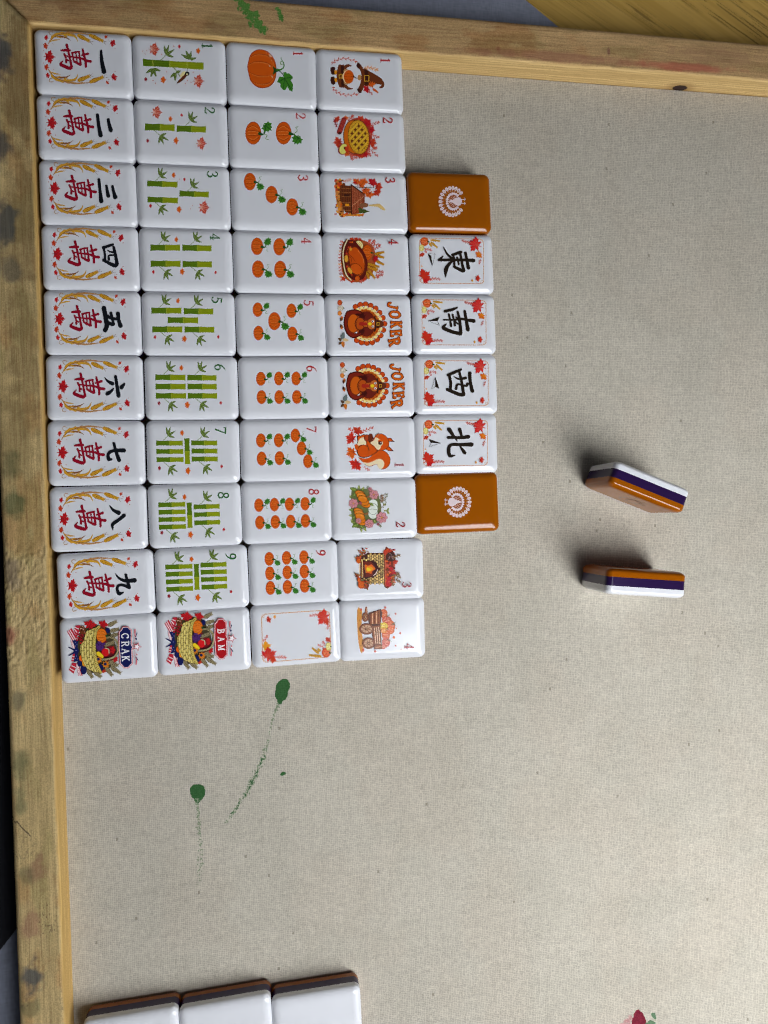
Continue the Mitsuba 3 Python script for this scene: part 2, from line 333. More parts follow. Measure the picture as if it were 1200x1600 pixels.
K = dict(red=(196, 30, 34), dred=(150, 22, 36), crim=(150, 16, 40), orange=(222, 98, 26), pump=(212, 88, 12), pumpd=(168, 52, 8), pumpl=(240, 150, 70), gold=(214, 158, 46), goldd=(140, 88, 28), tan=(190, 136, 80),
         rust=(200, 62, 30), coral=(208, 92, 76), pink=(228, 160, 140), brown=(112, 54, 24), dbrown=(62, 28, 18), maroon=(96, 26, 18), black=(18, 22, 28), ink=(34, 26, 18), green=(62, 128, 36), dgreen=(30, 74, 30),
         bam1=(92, 122, 18), bam2=(142, 156, 20), leaf=(84, 108, 40), olive=(150, 150, 40), cream=(238, 226, 160), white=(246, 246, 248), navy=(24, 30, 84), purple=(84, 44, 110), yellow=(238, 206, 36), bark=(150, 96, 50),
         straw=(206, 186, 92), strawd=(120, 100, 44), sage=(120, 124, 92), rose=(212, 146, 150), rosed=(150, 80, 90), numr=(186, 52, 54), numg=(44, 100, 52), grey=(120, 128, 128), stone=(214, 178, 110), amber=(232, 150, 30))

MAPLE = [(0, 1.05), (.13, .70), (.30, .76), (.22, .40), (.52, .66), (.57, .45), (.99, .39), (.74, .15), (.83, 0), (.40, -.08), (.60, -.46), (.36, -.40), (.10, -.29)]
MAPLE = MAPLE + [(.05, -.34), (.04, -.62), (-.04, -.62), (-.05, -.34)] + [(-x, y) for x, y in MAPLE[::-1][:-1]]
def rotd(x, y, rot):
    c, s = math.cos(math.radians(rot)), math.sin(math.radians(rot))
    return x * c - y * s, x * s + y * c
def maple(A, col, u, v, r, rot=0, vein=None, name='maple_leaf'):
    if name: A.part(name)
    def at(x, y):
        x, y = rotd(x, y, -rot); return (u + r * (y - 0.1), v + r * x)
    A.P(col, [at(x, y) for x, y in MAPLE])
    if vein:
        for x, y in ((0, .75), (.6, .3), (-.6, .3), (.3, .5), (-.3, .5), (.35, -.2), (-.35, -.2)):
            A.S(vein, r * 0.05, [at(0, -.3), at(x, y)], False)
def leaflet(A, col, u0, v0, u1, v1, w):
    du, dv = u1 - u0, v1 - v0
    A.P(col, [(u0, v0), (u0 + .35 * du - w / 2 * dv / math.hypot(du, dv), v0 + .35 * dv + w / 2 * du / math.hypot(du, dv)), (u1, v1), (u0 + .35 * du + w / 2 * dv / math.hypot(du, dv), v0 + .35 * dv - w / 2 * du / math.hypot(du, dv))], True, 4)
def sprig(A, col, pts, n, size, w=4, name='sprig', stem=None):
    if name: A.part(name)
    c = smooth_pts(pts); A.S(stem or col, w, pts)
    for q in range(n):
        t = (q + 0.6) / n * (len(c) - 1); i = min(int(t), len(c) - 2)
        p = c[i] + (c[i + 1] - c[i]) * (t - i); d = c[i + 1] - c[i]; d = d / np.linalg.norm(d)
        s = 1 if q % 2 else -1
        e2 = p + size * (0.75 * d + 0.75 * s * np.array([-d[1], d[0]]))
        leaflet(A, col, p[0], p[1], e2[0], e2[1], size * 0.42)
    e2 = c[-1] + (c[-1] - c[-2]) / np.linalg.norm(c[-1] - c[-2]) * size
    leaflet(A, col, c[-1][0], c[-1][1], e2[0], e2[1], size * 0.5)
def ear(A, col, dark, u0, v0, u1, v1, w, name='wheat_ear', awn=0):
    if name: A.part(name)
    L = math.hypot(u1 - u0, v1 - v0); d = np.array([u1 - u0, v1 - v0]) / L; nrm = np.array([-d[1], d[0]])
    p0 = np.array([u0, v0]); n = max(4, int(L / (w * 0.42)))
    if awn:
        for s in (-.4, .5): A.S(dark, 3, [p0 + d * L, p0 + d * (L + awn) + nrm * s * w], False)
    leaflet(A, dark, u0, v0, u1, v1, w * 1.25)
    for q in range(n):
        for s in (-1, 1):
            b = p0 + d * L * (q / n); t = b + d * L * 1.25 / n + nrm * s * w * 0.52
            leaflet(A, col, b[0], b[1], t[0], t[1], w * 0.34)
def pumpkin(A, u, v, ru, rv, col=None, dark=None, light=None, name='pumpkin', ribs=2, stem=True, rot=0):
    col, dark, light = col or K['pump'], dark or K['pumpd'], light or K['pumpl']
    if name: A.part(name)
    A.E(dark, u, v, ru, rv, rot)
    A.E(col, u, v, ru * .95, rv * .95, rot)
    for s in (-1, 1):
        for q in range(ribs):
            f = (q + .55) / (ribs + .35)
            c, sn = math.cos(math.radians(rot)), math.sin(math.radians(rot))
            def at(x, y): return (u + x * c - y * sn, v + x * sn + y * c)
            A.S(dark, ru * .075, [at(-ru * .92 * (1 - f * .4), s * rv * f * .72), at(0, s * rv * (f * .98)), at(ru * .92 * (1 - f * .4), s * rv * f * .6)])
            A.S(light, ru * .05, [at(-ru * .8 * (1 - f * .4), s * rv * (f * .72 - .07)), at(0, s * rv * (f * .98 - .08)), at(ru * .8 * (1 - f * .4), s * rv * (f * .6 - .07))])
    if stem:
        A.S(K['dgreen'], [ru * .36, ru * .2], [(u + ru * .85, v), (u + ru * 1.22, v + rv * .08)], False)
def grapeleaf(A, u, v, r, rot):
    pts = [(0, 1), (.2, .62), (.55, .72), (.55, .3), (.95, .2), (.72, -.12), (.8, -.5), (.4, -.42), (.1, -.75), (0, -.4), (-.12, -.75), (-.42, -.42), (-.8, -.45), (-.7, -.1), (-.95, .22), (-.55, .3), (-.5, .7), (-.18, .62)]
    A.P(K['green'], [(u + r * rotd(x, y, -rot)[1], v + r * rotd(x, y, -rot)[0]) for x, y in pts])
    for x, y in ((0, .7), (.6, .15), (-.6, .15), (.4, -.3), (-.4, -.3)):
        A.S(K['dgreen'], r * .09, [(u - r * .3 * rotd(0, 1, -rot)[1], v - r * .3 * rotd(0, 1, -rot)[0]), (u + r * rotd(x, y, -rot)[1], v + r * rotd(x, y, -rot)[0])], False)
def vine_pumpkin(A, u, v, s, up):
    pumpkin(A, u, v, 62 * s, 90 * s, name='pumpkin', stem=False)
    g = -1 if up else 1
    A.S(K['dgreen'], [26 * s, 12 * s, 8 * s], [(u + 50 * s, v + 4 * s), (u + 78 * s, v + 10 * s), (u + 100 * s, v + g * 26 * s)])
    A.S((120, 160, 90), 5 * s, [(u + 78 * s, v + 8 * s), (u + 108 * s, v - g * 18 * s), (u + 96 * s, v - g * 44 * s), (u + 118 * s, v - g * 50 * s)])
    grapeleaf(A, u + 108 * s, v + g * 50 * s, 50 * s, 40 if up else 120)
def stalk(A, u0, v0, u1, v1, w):
    A.part('bamboo_stalk')
    p, q = np.array([u0, v0], float), np.array([u1, v1], float); d = (q - p) / np.linalg.norm(q - p); n = np.array([-d[1], d[0]]) * w / 2
    m = (p + q) / 2
    for a, b, c, ln in ((p, m, K['bam1'], (70, 98, 14)), (m, q, K['bam2'], (118, 134, 14))):
        A.P(c, [a + n, a * .75 + b * .25 + n * .88, (a + b) / 2 + n * .84, a * .25 + b * .75 + n * .88, b + n * .97, b - n * .97, a * .25 + b * .75 - n * .88, (a + b) / 2 - n * .84, a * .75 + b * .25 - n * .88, a - n])
        for k in (-.45, 0, .4):
            A.S(ln, w * .035, [a * .94 + b * .06 + n * k, a * .06 + b * .94 + n * k], False)
    A.S((176, 186, 70), w * .07, [m + n * .93 + d * w * .04, m - n * .93 + d * w * .04], False)
def bamboo_leaf(A, u, v, g, s=1.0):
    """g = 1: above the stalk (towards -v), g = -1: below."""
    A.part('bamboo_leaf')
    j = (u + 55 * s, v - g * 57 * s) if g > 0 else (u + 70 * s, v + 60 * s)
    A.S((128, 150, 80), 7 * s, [(u, v), (u + 34 * s, v - g * 28 * s), j])
    for du, dv, c in ((-20, -98, 'leaf'), (30, -100, 'leaf'), (88, -52, 'leaf'), (80, 27, 'leaf')) if g > 0 else ((-20, 92, 'leaf'), (36, 98, 'leaf'), (92, 52, 'leaf'), (68, -30, 'leaf')):
        leaflet(A, K[c], j[0], j[1], j[0] + du * s, j[1] + dv * s, 27 * s)
        A.S((160, 176, 96), 3 * s, [j, (j[0] + du * s * .75, j[1] + dv * s * .75)], False)

D = {1: [([(.3, 0), (.3, 1)], .12), ([(.3, 1), (.12, .84)], .06), ([(.1, .02), (.5, .02)], .06)],
     2: [([(.06, .74), (.14, .94), (.34, 1), (.52, .86), (.48, .62), (.25, .3), (.05, .03)], [.11, .07, .08, .13, .12, .07, .06]), ([(.05, .04), (.54, .04), (.58, .2)], .09)],
     3: [([(.08, .84), (.2, .99), (.42, .95), (.48, .75), (.35, .57), (.2, .53)], [.1, .06, .09, .13, .08, .06]), ([(.22, .54), (.46, .46), (.55, .25), (.4, .04), (.2, .0), (.05, .12)], [.06, .09, .14, .1, .06, .1])],
     4: [([(.42, 0), (.42, 1)], .11), ([(.42, 1), (.03, .3)], .06), ([(.03, .28), (.62, .28)], .08), ([(.26, .02), (.58, .02)], .06)],
     5: [([(.52, .97), (.17, .97)], .1), ([(.17, .97), (.12, .55)], .06), ([(.12, .55), (.3, .62), (.5, .5), (.55, .3), (.42, .06), (.2, 0), (.05, .1)], [.06, .07, .12, .14, .1, .06, .1])],
     6: [([(.54, 1), (.28, .84), (.12, .55), (.07, .28), (.18, .04), (.36, .0), (.52, .16), (.5, .4), (.34, .52), (.16, .42)], [.04, .08, .12, .13, .11, .08, .11, .12, .07, .06])],
     7: [([(.03, .96), (.57, .96)], .1), ([(.56, .95), (.24, 0)], [.06, .13]), ([(.03, .97), (.03, .8)], .06)],
     8: [([(.3, .53), (.12, .66), (.12, .88), (.3, 1), (.48, .88), (.48, .66), (.3, .53), (.08, .36), (.08, .12), (.3, 0), (.53, .12), (.53, .36), (.3, .53)], .095)]}
D[9] = [([(.6 - x, 1 - y) for x, y in p], w) for p, w in D[6]]
def digit(A, n, u0, u1, v, col, rot=0):
    A.part('numeral'); h = u1 - u0
    for p, w in D[n]:
        q = [rotd((x - .3) * h, (y - .5) * h, -rot) for x, y in p]
        A.S(col, 1.3 * w * h if np.isscalar(w) else [1.3 * k * h for k in w], [(u0 + h / 2 + b, v + a) for a, b in q], len(p) > 3)
G = {'J': [[(.5, 1), (.5, .25), (.38, .03), (.18, .03), (.08, .22)], [(.3, 1), (.7, 1)]], 'O': [[(.38, 1), (.1, .8), (.06, .5), (.1, .2), (.38, 0), (.66, .2), (.7, .5), (.66, .8), (.38, 1)]],
     'K': [[(.14, 0), (.14, 1)], [(.62, 1), (.16, .42)], [(.32, .56), (.66, 0)], [(0, 0), (.28, 0)], [(0, 1), (.28, 1)], [(.5, 1), (.74, 1)], [(.54, 0), (.78, 0)]],
     'E': [[(.14, 0), (.14, 1)], [(0, 1), (.6, 1)], [(.14, .52), (.46, .52)], [(0, 0), (.62, 0)], [(.6, 1), (.6, .84)], [(.62, 0), (.62, .18)], [(.46, .42), (.46, .62)]],
     'R': [[(.14, 0), (.14, 1)], [(0, 1), (.42, 1), (.6, .86), (.6, .66), (.42, .52), (.14, .5)], [(.36, .5), (.64, .02)], [(0, 0), (.28, 0)], [(.56, 0), (.78, 0)]],
     'C': [[(.62, .76), (.5, .96), (.28, .98), (.08, .72), (.06, .38), (.22, .06), (.46, .02), (.64, .2)], [(.63, .98), (.63, .74)]],
     'A': [[(.38, 1), (.08, 0)], [(.38, 1), (.68, 0)], [(.17, .33), (.58, .33)], [(-.02, 0), (.2, 0)], [(.56, 0), (.8, 0)]],
     'B': [[(.14, 0), (.14, 1)], [(0, 1), (.4, 1), (.56, .86), (.52, .64), (.36, .54), (.14, .53)], [(.36, .53), (.6, .42), (.62, .16), (.42, 0), (0, 0)]],
     'M': [[(.12, 0), (.12, 1)], [(.12, 1), (.45, .1)], [(.45, .1), (.8, 1)], [(.8, 0), (.8, 1)], [(0, 0), (.24, 0)], [(.66, 0), (.94, 0)], [(0, 1), (.14, 1)], [(.78, 1), (.92, 1)]]}
def letter(A, ch, u0, u1, v, col, th=.14, wide=1.0, rot=0):
    h = u1 - u0; A.part('letter')
    for k, p in enumerate(G[ch]):
        q = [rotd((x - .38) * h * wide, (y - .5) * h, -rot) for x, y in p]
        straight = len(p) == 2
        thin = straight and abs(p[0][1] - p[1][1]) < .05 or (straight and ch in 'AM' and k == 0)
        A.S(col, th * h * (.62 if thin else 1), [(u0 + h / 2 + b, v + a) for a, b in q], not straight)

SHEET = {'c5': (0.02738, -0.00096, -16.006, -0.00021, 0.02887, -11.314), 'c4': (0.02739, -0.00105, -15.642, -0.00053, 0.02889, -11.257), 'c6': (0.02737, -0.00076, -16.298, 0, 0.02884, -11.473),
 'c7': (0.02735, -0.00067, -15.994, 0.00032, 0.02881, -11.732), 'c8': (0.02734, -0.00090, -17.012, 0.00095, 0.02877, -12.231), 'c9': (0.02737, -0.00136, -15.931, 0.00179, 0.02876, -12.868),
 'c1': (0.06854, -0.00291, -25.788, -0.00408, 0.07243, -19.374), 'c2': (0.06851, -0.00283, -25.603, -0.00314, 0.07236, -41.823), 'c3': (0.06849, -0.00283, -25.490, -0.00213, 0.07229, -64.173),
 'wan': (0.01540, -0.00054, -7.937, -0.00012, 0.01624, -7.048),
 'b1': (0.02856, -0.00083, -15.913, -0.00204, 0.02960, -11.056), 'b2': (0.07137, -0.00223, -59.134, -0.00391, 0.07390, -42.214), 'b3': (0.02855, -0.00098, -16.348, -0.00107, 0.02953, -11.992),
 'b4': (0.06423, -0.00221, -53.107, -0.00147, 0.06638, -13.025), 'b5': (0.06422, -0.00201, -53.346, -0.00074, 0.06633, -35.778), 'b6': (0.02854, -0.00083, -16.488, 0.00003, 0.02945, -12.217),
 'b7': (0.02854, -0.00063, -17.184, 0.00025, 0.02943, -11.969), 'b8': (0.02851, -0.00116, -15.840, 0.00117, 0.02938, -12.316), 'b9': (0.02855, -0.00139, -16.356, 0.00181, 0.02937, -13.009),
 'd1': (0.02788, -0.00069, -16.324, -0.00209, 0.02832, -11.196), 'd2': (0.06692, -0.00219, -18.212, -0.00353, 0.06788, -38.113), 'd3': (0.06692, -0.00239, -18.105, -0.00238, 0.06781, -60.429),
 'd4': (0.06690, -0.00226, -20.565, -0.00157, 0.06775, -14.825), 'd5': (0.02788, -0.00117, -15.698, -0.00003, 0.02820, -12.656), 'd6': (0.06690, -0.00259, -20.735, 0.00067, 0.06762, -59.966),
 'd7': (0.02786, -0.00083, -16.543, 0.00042, 0.02815, -11.721), 'd8': (0.06683, -0.00246, -22.771, 0.00242, 0.06747, -36.739), 'd9': (0.02790, -0.00094, -17.209, 0.00131, 0.02812, -12.443),
 'gnome': (0.02904, -0.00105, -16.454, -0.00182, 0.02888, -11.444), 'pie': (0.02904, -0.00134, -16.221, -0.00113, 0.02884, -11.123), 'cabin': (0.02903, -0.00139, -16.580, -0.00067, 0.02881, -11.205),
 'dinner': (0.02902, -0.00119, -16.459, -0.00047, 0.02879, -11.271), 'joker': (0.02901, -0.00128, -16.354, 0.00002, 0.02876, -11.671), 'squirrel': (0.02899, -0.00090, -16.504, 0.00046, 0.02871, -11.154),
 'floral': (0.02897, -0.00096, -15.997, 0.00091, 0.02868, -11.715), 'fire': (0.02904, -0.00056, -17.310, 0.00091, 0.02869, -12.138), 'wagon': (0.02903, -0.00065, -16.901, 0.00138, 0.02866, -12.621),
 'crak': (0.02739, -0.00105, -16.142, 0.00189, 0.02875, -13.156), 'bam': (0.02855, -0.00113, -16.303, 0.00196, 0.02935, -13.204), 'soap': (0.02788, -0.00122, -15.664, 0.00198, 0.02808, -13.118),
 'east': (0.02818, -0.00130, -15.703, -0.00031, 0.02740, -11.729), 'south': (0.02817, -0.00111, -16.644, -0.00012, 0.02739, -11.813), 'west': (0.02815, -0.00094, -16.799, 0.00009, 0.02736, -11.695),
 'north': (0.02812, -0.00083, -16.426, 0.00036, 0.02733, -12.086), 'back1': (0.03623, -0.00157, -19.333, -0.00101, 0.03527, -16.921), 'back2': (0.03612, -0.00153, -22.334, 0.00141, 0.03508, -16.214)}

def wreath(A):
    maple(A, K['red'], 180, 138, 36, 10); maple(A, K['rust'], 172, 238, 42, -10); maple(A, K['red'], 212, 362, 84, 0, K['dred'])
    maple(A, K['rust'], 180, 483, 42, 10); maple(A, K['red'], 195, 580, 36, -10)
    maple(A, K['rust'], 880, 90, 26, 40); maple(A, K['red'], 958, 160, 50, 20, K['dred']); maple(A, K['rust'], 893, 635, 26, -40); maple(A, K['red'], 970, 568, 50, -20, K['dred'])
    A.part('speck')
    for u, v in ((985, 222), (905, 128), (985, 505), (910, 600), (262, 210), (262, 505), (150, 290), (148, 440)): A.E(K['rust'], u, v, 6, 5)
    for f in (lambda v: v, lambda v: 722 - v + 0):
        A.part('wheat_stem')
        A.S(K['tan'], [8, 19, 27, 19, 7], [(205, f(212)), (240, f(160)), (300, f(105)), (420, f(75)), (540, f(62)), (690, f(78))])
        A.S(K['gold'], [4, 27, 22, 4], [(236, f(172)), (255, f(125)), (310, f(90)), (390, f(66))])
        A.S(K['gold'], [4, 19, 4], [(225, f(185)), (280, f(165)), (345, f(157))])
        A.S(K['bark'], [4, 24, 14, 4], [(280, f(130)), (350, f(120)), (420, f(132)), (465, f(160))])
        A.S(K['gold'], [4, 27, 22, 4], [(360, f(98)), (440, f(92)), (520, f(112)), (550, f(168))])
        A.S(K['tan'], [4, 19, 4], [(420, f(76)), (470, f(66)), (520, f(52))])
        for q in ((265, 120, 305, 74), (330, 92, 372, 58), (400, 80, 452, 50), (300, 118, 352, 136), (380, 98, 432, 122), (470, 80, 528, 98), (560, 66, 640, 74)): leaflet(A, K['gold'] if q[1] > 90 else K['tan'], q[0], f(q[1]), q[2], f(q[3]), 17)
        A.S(K['tan'], 6, [(245, f(110)), (222, f(98)), (216, f(74)), (238, f(62)), (262, f(74))])
        A.S(K['goldd'], 4, [(240, f(165)), (300, f(110)), (400, f(80)), (470, f(76))])
        ear(A, K['gold'], K['goldd'], 545, f(90), 690, f(156), 42, awn=42); ear(A, K['gold'], K['goldd'], 685, f(80), 850, f(150), 42, awn=42)

def wan(A):
    A.part('red_character'); r = K['crim']
    for w, p in (([34, 42, 38], [(548, 195), (575, 320), (606, 440), (612, 555)]), ([44, 36, 26], [(655, 282), (600, 300), (528, 318)]), ([50, 40, 30], [(708, 440), (640, 432), (520, 386), (420, 368)]),
                 ([26, 36], [(480, 248), (395, 262), (325, 285)]), ([28, 30, 40], [(470, 255), (488, 370), (505, 512)]), ([48, 40, 34], [(495, 515), (430, 490), (355, 445)]), (28, [(330, 280), (345, 370), (360, 450)]),
                 (22, [(405, 270), (420, 370), (430, 470)]), ([28, 24], [(520, 388), (340, 366), (180, 345)]), ([46, 38, 34, 40], [(218, 122), (245, 230), (280, 390), (318, 590)]), ([40, 48, 30], [(280, 232), (200, 232), (108, 240)]),
                 ([44, 60, 56, 10], [(318, 560), (280, 605), (160, 565), (88, 525), (140, 452)]), ([34, 28, 36], [(165, 312), (200, 395), (205, 485)]), (24, [(205, 420), (250, 445)])):
        A.S(r, w * 1.22 if np.isscalar(w) else [k * 1.22 for k in w], p)
NUM = {1: [([9, 15, 20], [(474, 240), (478, 290), (488, 338)])], 2: [([12, 14, 18], [(457, 540), (463, 590), (472, 636)]), ([12, 15, 18], [(508, 562), (513, 588), (520, 612)])],
 3: [([12, 12, 18], [(464, 843), (469, 895), (475, 945)]), ([10, 12, 16], [(499, 872), (503, 895), (508, 920)]), ([11, 12, 18], [(528, 875), (533, 900), (541, 926)])],
 4: [([26, 34], [(858, 258), (748, 296)]), ([28, 32, 36], [(868, 290), (890, 380), (908, 480)]), ([44, 40, 30], [(905, 485), (875, 506), (748, 442)]), ([26, 22, 28], [(750, 300), (766, 380), (764, 440)]), ([20, 18, 8], [(868, 348), (830, 345), (792, 325)]), ([18, 18, 26], [(866, 382), (812, 390), (812, 436)])],
 5: [(46, [(738, 236), (758, 345), (772, 440), (752, 498)]), ([42, 36, 46], [(903, 300), (912, 380), (934, 445)]), ([30, 36], [(890, 365), (820, 355), (750, 312)]), ([34, 26, 30], [(820, 298), (838, 370), (848, 412)]), ([40, 30], [(848, 424), (826, 428), (760, 390)])],
 6: [([24, 44], [(962, 362), (930, 402)]), ([32, 34, 42], [(860, 275), (877, 380), (896, 500)]), ([6, 26, 42], [(730, 286), (770, 330), (822, 358)]), ([12, 34, 44], [(836, 415), (800, 455), (765, 474)])],
 7: [([30, 34, 42], [(810, 292), (836, 390), (872, 488)]), ([44, 32, 32, 40, 14], [(930, 375), (810, 378), (748, 410), (748, 476), (788, 478)])],
 8: [([8, 30, 46], [(776, 255), (820, 310), (882, 340)]), ([38, 34, 36, 10], [(946, 370), (880, 425), (812, 475), (814, 540)])],
 9: [([46, 34, 24, 5], [(950, 366), (840, 372), (765, 340), (720, 284)]), ([30, 32, 38], [(846, 302), (862, 370), (885, 448)]), ([36, 26, 30, 40, 8], [(884, 448), (800, 420), (748, 440), (752, 505), (776, 522), (820, 506)])]}
def crak_suit(n):
    def draw():
        off = {1: (-.3, -.1), 2: (-.2, 0), 3: (-.1, 0), 4: (.11, .12), 5: (0, 0), 6: (.44, .6), 7: (-.19, .72), 8: (-.36, .8), 9: (-.16, .73)}[n]
        A = Art(SHEET['c5'], *off); wreath(A)
        A.M = SHEET['wan']; wan(A)
        A.M, A.d = SHEET[f'c{n}'], (0, 0); A.part('black_numeral')
        for w, p in NUM[n]: A.S(K['black'], w * 1.15 if np.isscalar(w) else [k * 1.15 for k in w], p)
        return A
    return draw

def bam_suit(n):
    def draw():
        A = Art(SHEET[f'b{n}']); R = K['rust']
        if n == 1:
            A.part('bamboo_stalk')
            A.P(K['bam1'], [(145, 313), (250, 328), (350, 330), (455, 338), (455, 412), (350, 408), (250, 402), (148, 398)]); A.P(K['bam2'], [(455, 338), (560, 345), (655, 350), (855, 358), (855, 442), (655, 430), (560, 420), (455, 412)])
            for k in (-24, 0, 22): A.S((70, 98, 14), 4, [(160, 357 + k), (450, 376 + k)], False); A.S((118, 134, 14), 4, [(470, 378 + k), (845, 400 + k)], False)
            for u, v in ((258, 365), (455, 376), (657, 390)): A.S((186, 192, 80), 8, [(u, v - 40), (u + 6, v + 40)], False)
            bamboo_leaf(A, 350, 330, 1, 1.15); bamboo_leaf(A, 700, 345, 1, .2)
            A.part('bamboo_leaf')
            for j, ends in (((690, 320), ((590, 262), (645, 215), (708, 225), (770, 305))), ((262, 430), ((180, 482), (238, 530), (300, 530), (352, 458))), ((525, 480), ((462, 535), (518, 580), (590, 455)))):
                for e2 in ends: leaflet(A, K['leaf'], j[0], j[1], e2[0], e2[1], 34); A.S((160, 176, 96), 3, [j, (j[0] * .3 + e2[0] * .7, j[1] * .3 + e2[1] * .7)], False)
            A.S((110, 130, 50), 9, [(495, 412), (530, 450), (575, 520)]); A.S((60, 60, 30), 5, [(662, 430), (658, 470)])
            A.part('bird'); A.P(K['brown'], [(540, 600), (575, 555), (640, 490), (660, 505), (620, 560), (560, 600)], True); A.P(K['cream'], [(575, 530), (600, 475), (640, 465), (640, 492), (600, 525)], True); A.S(K['dbrown'], 8, [(590, 580), (645, 515)])
            A.E(K['black'], 662, 490, 27, 24); A.E(K['cream'], 660, 497, 11); A.S(K['black'], [14, 4], [(560, 575), (540, 602)])
            maple(A, K['rust'], 270, 205, 80, 0, (240, 200, 180)); maple(A, K['rust'], 788, 578, 84, 0, (240, 200, 180)); maple(A, K['red'], 567, 172, 24); maple(A, K['orange'], 788, 222, 38); maple(A, K['dred'], 177, 555, 28); maple(A, K['orange'], 378, 562, 46)
            A.part('speck')
            for u, v in ((145, 228), (190, 222), (170, 262), (362, 265), (505, 170), (420, 470), (292, 602), (262, 570), (665, 572), (640, 606), (705, 592), (735, 475)): A.E(K['coral'], u, v, 7, 6)
        elif n == 2:
            stalk(A, 680, 595, 818, 599, 34); stalk(A, 828, 603, 965, 607, 32); bamboo_leaf(A, 868, 588, 1, .42); bamboo_leaf(A, 722, 612, -1, .42)
            maple(A, R, 732, 527, 32, 0, (240, 200, 180)); maple(A, K['orange'], 797, 558, 14); maple(A, K['red'], 850, 540, 9); maple(A, K['dred'], 692, 660, 11); maple(A, K['orange'], 823, 660, 18); maple(A, R, 941, 673, 32, 0, (240, 200, 180))
        elif n == 3:
            stalk(A, 165, 290, 517, 304, 72); stalk(A, 170, 477, 522, 491, 72); stalk(A, 540, 408, 886, 421, 72); bamboo_leaf(A, 258, 262, 1); bamboo_leaf(A, 250, 508, -1); bamboo_leaf(A, 632, 380, 1)
            maple(A, K['orange'], 470, 195, 34); maple(A, K['red'], 597, 242, 22); maple(A, K['red'], 203, 553, 26); maple(A, K['orange'], 533, 595, 44); maple(A, R, 822, 574, 84, 0, (240, 200, 180))
            A.part('speck')
            for u, v in ((670, 590), (692, 553), (540, 240)): A.E(K['coral'], u, v, 6)
        else:
            s = .444 if n in (4, 5) else 1
            spec = {4: ([(650, 157, 803, 157), (815, 157, 968, 160), (652, 240, 806, 241), (817, 242, 970, 244)], 34, [(690, 140), (857, 142)], [(697, 256), (862, 258)], [('orange', 783, 115, 15), ('red', 665, 283, 11), ('orange', 813, 282, 19), ('red', 989, 287, 10)]),
                    5: ([(655, 485, 810, 485), (823, 487, 977, 489), (740, 534, 897, 535), (660, 582, 815, 582), (827, 583, 982, 585)], 33, [(695, 469), (862, 471)], [(704, 597), (870, 600)], [('orange', 792, 434, 15), ('red', 674, 622, 11), ('orange', 825, 632, 19), ('red', 1003, 622, 10)]),
                    6: ([(170, 297, 520, 299), (542, 299, 886, 303), (173, 405, 524, 406), (545, 405, 890, 407), (177, 513, 527, 515), (548, 514, 893, 516)], 70, [(265, 262), (632, 265)], [(272, 545), (638, 545)], [('orange', 470, 188, 36), ('dred', 212, 600, 27), ('orange', 540, 620, 45), ('red', 936, 598, 23)]),
                    7: ([(180, 304, 490, 304), (182, 401, 495, 401), (186, 496, 499, 495), (537, 247, 546, 548), (588, 300, 893, 301), (592, 396, 897, 396), (594, 490, 901, 489)], 62, [(262, 270), (664, 268)], [(272, 528), (680, 518)], [('orange', 478, 185, 36), ('dred', 218, 595, 27), ('orange', 548, 628, 45), ('red', 945, 578, 24)]),
                    8: ([(145, 278, 458, 270), (150, 364, 461, 356), (150, 450, 464, 443), (155, 538, 467, 529), (505, 250, 515, 546), (557, 300, 863, 292), (562, 393, 866, 383), (565, 488, 870, 479)], 60, [(230, 240), (636, 265)], [(238, 566), (648, 513)], [('orange', 448, 185, 36), ('dred', 186, 602, 27), ('orange', 518, 626, 45), ('red', 912, 566, 23)]),
                    9: ([(167, 272, 483, 261), (172, 357, 486, 346), (176, 445, 488, 434), (180, 532, 490, 520), (528, 235, 537, 537), (577, 248, 884, 236), (580, 332, 887, 322), (584, 418, 889, 407), (590, 508, 892, 494)], 60, [(245, 240), (650, 215)], [(262, 562), (672, 536)], [('orange', 470, 178, 36), ('dred', 210, 610, 27), ('orange', 543, 628, 45), ('red', 936, 558, 23)])}[n]
            for q in spec[0]: stalk(A, *q, spec[1] * (1.06 if abs(q[0] - q[2]) < 60 else 1))
            for u, v in spec[2]: bamboo_leaf(A, u, v, 1, s)
            for u, v in spec[3]: bamboo_leaf(A, u, v, -1, s)
            for c, u, v, r in spec[4]: maple(A, K[c], u, v, r)
        u0, u1, v = {1: (838, 955, 166), 2: (960, 1006, 517), 3: (868, 990, 182), 4: (962, 1012, 100), 5: (970, 1022, 429), 6: (868, 990, 180), 7: (878, 998, 152), 8: (848, 970, 163), 9: (872, 992, 143)}[n]
        digit(A, n, u0, u1, v, K['numg'], 2)
        return A
    return draw

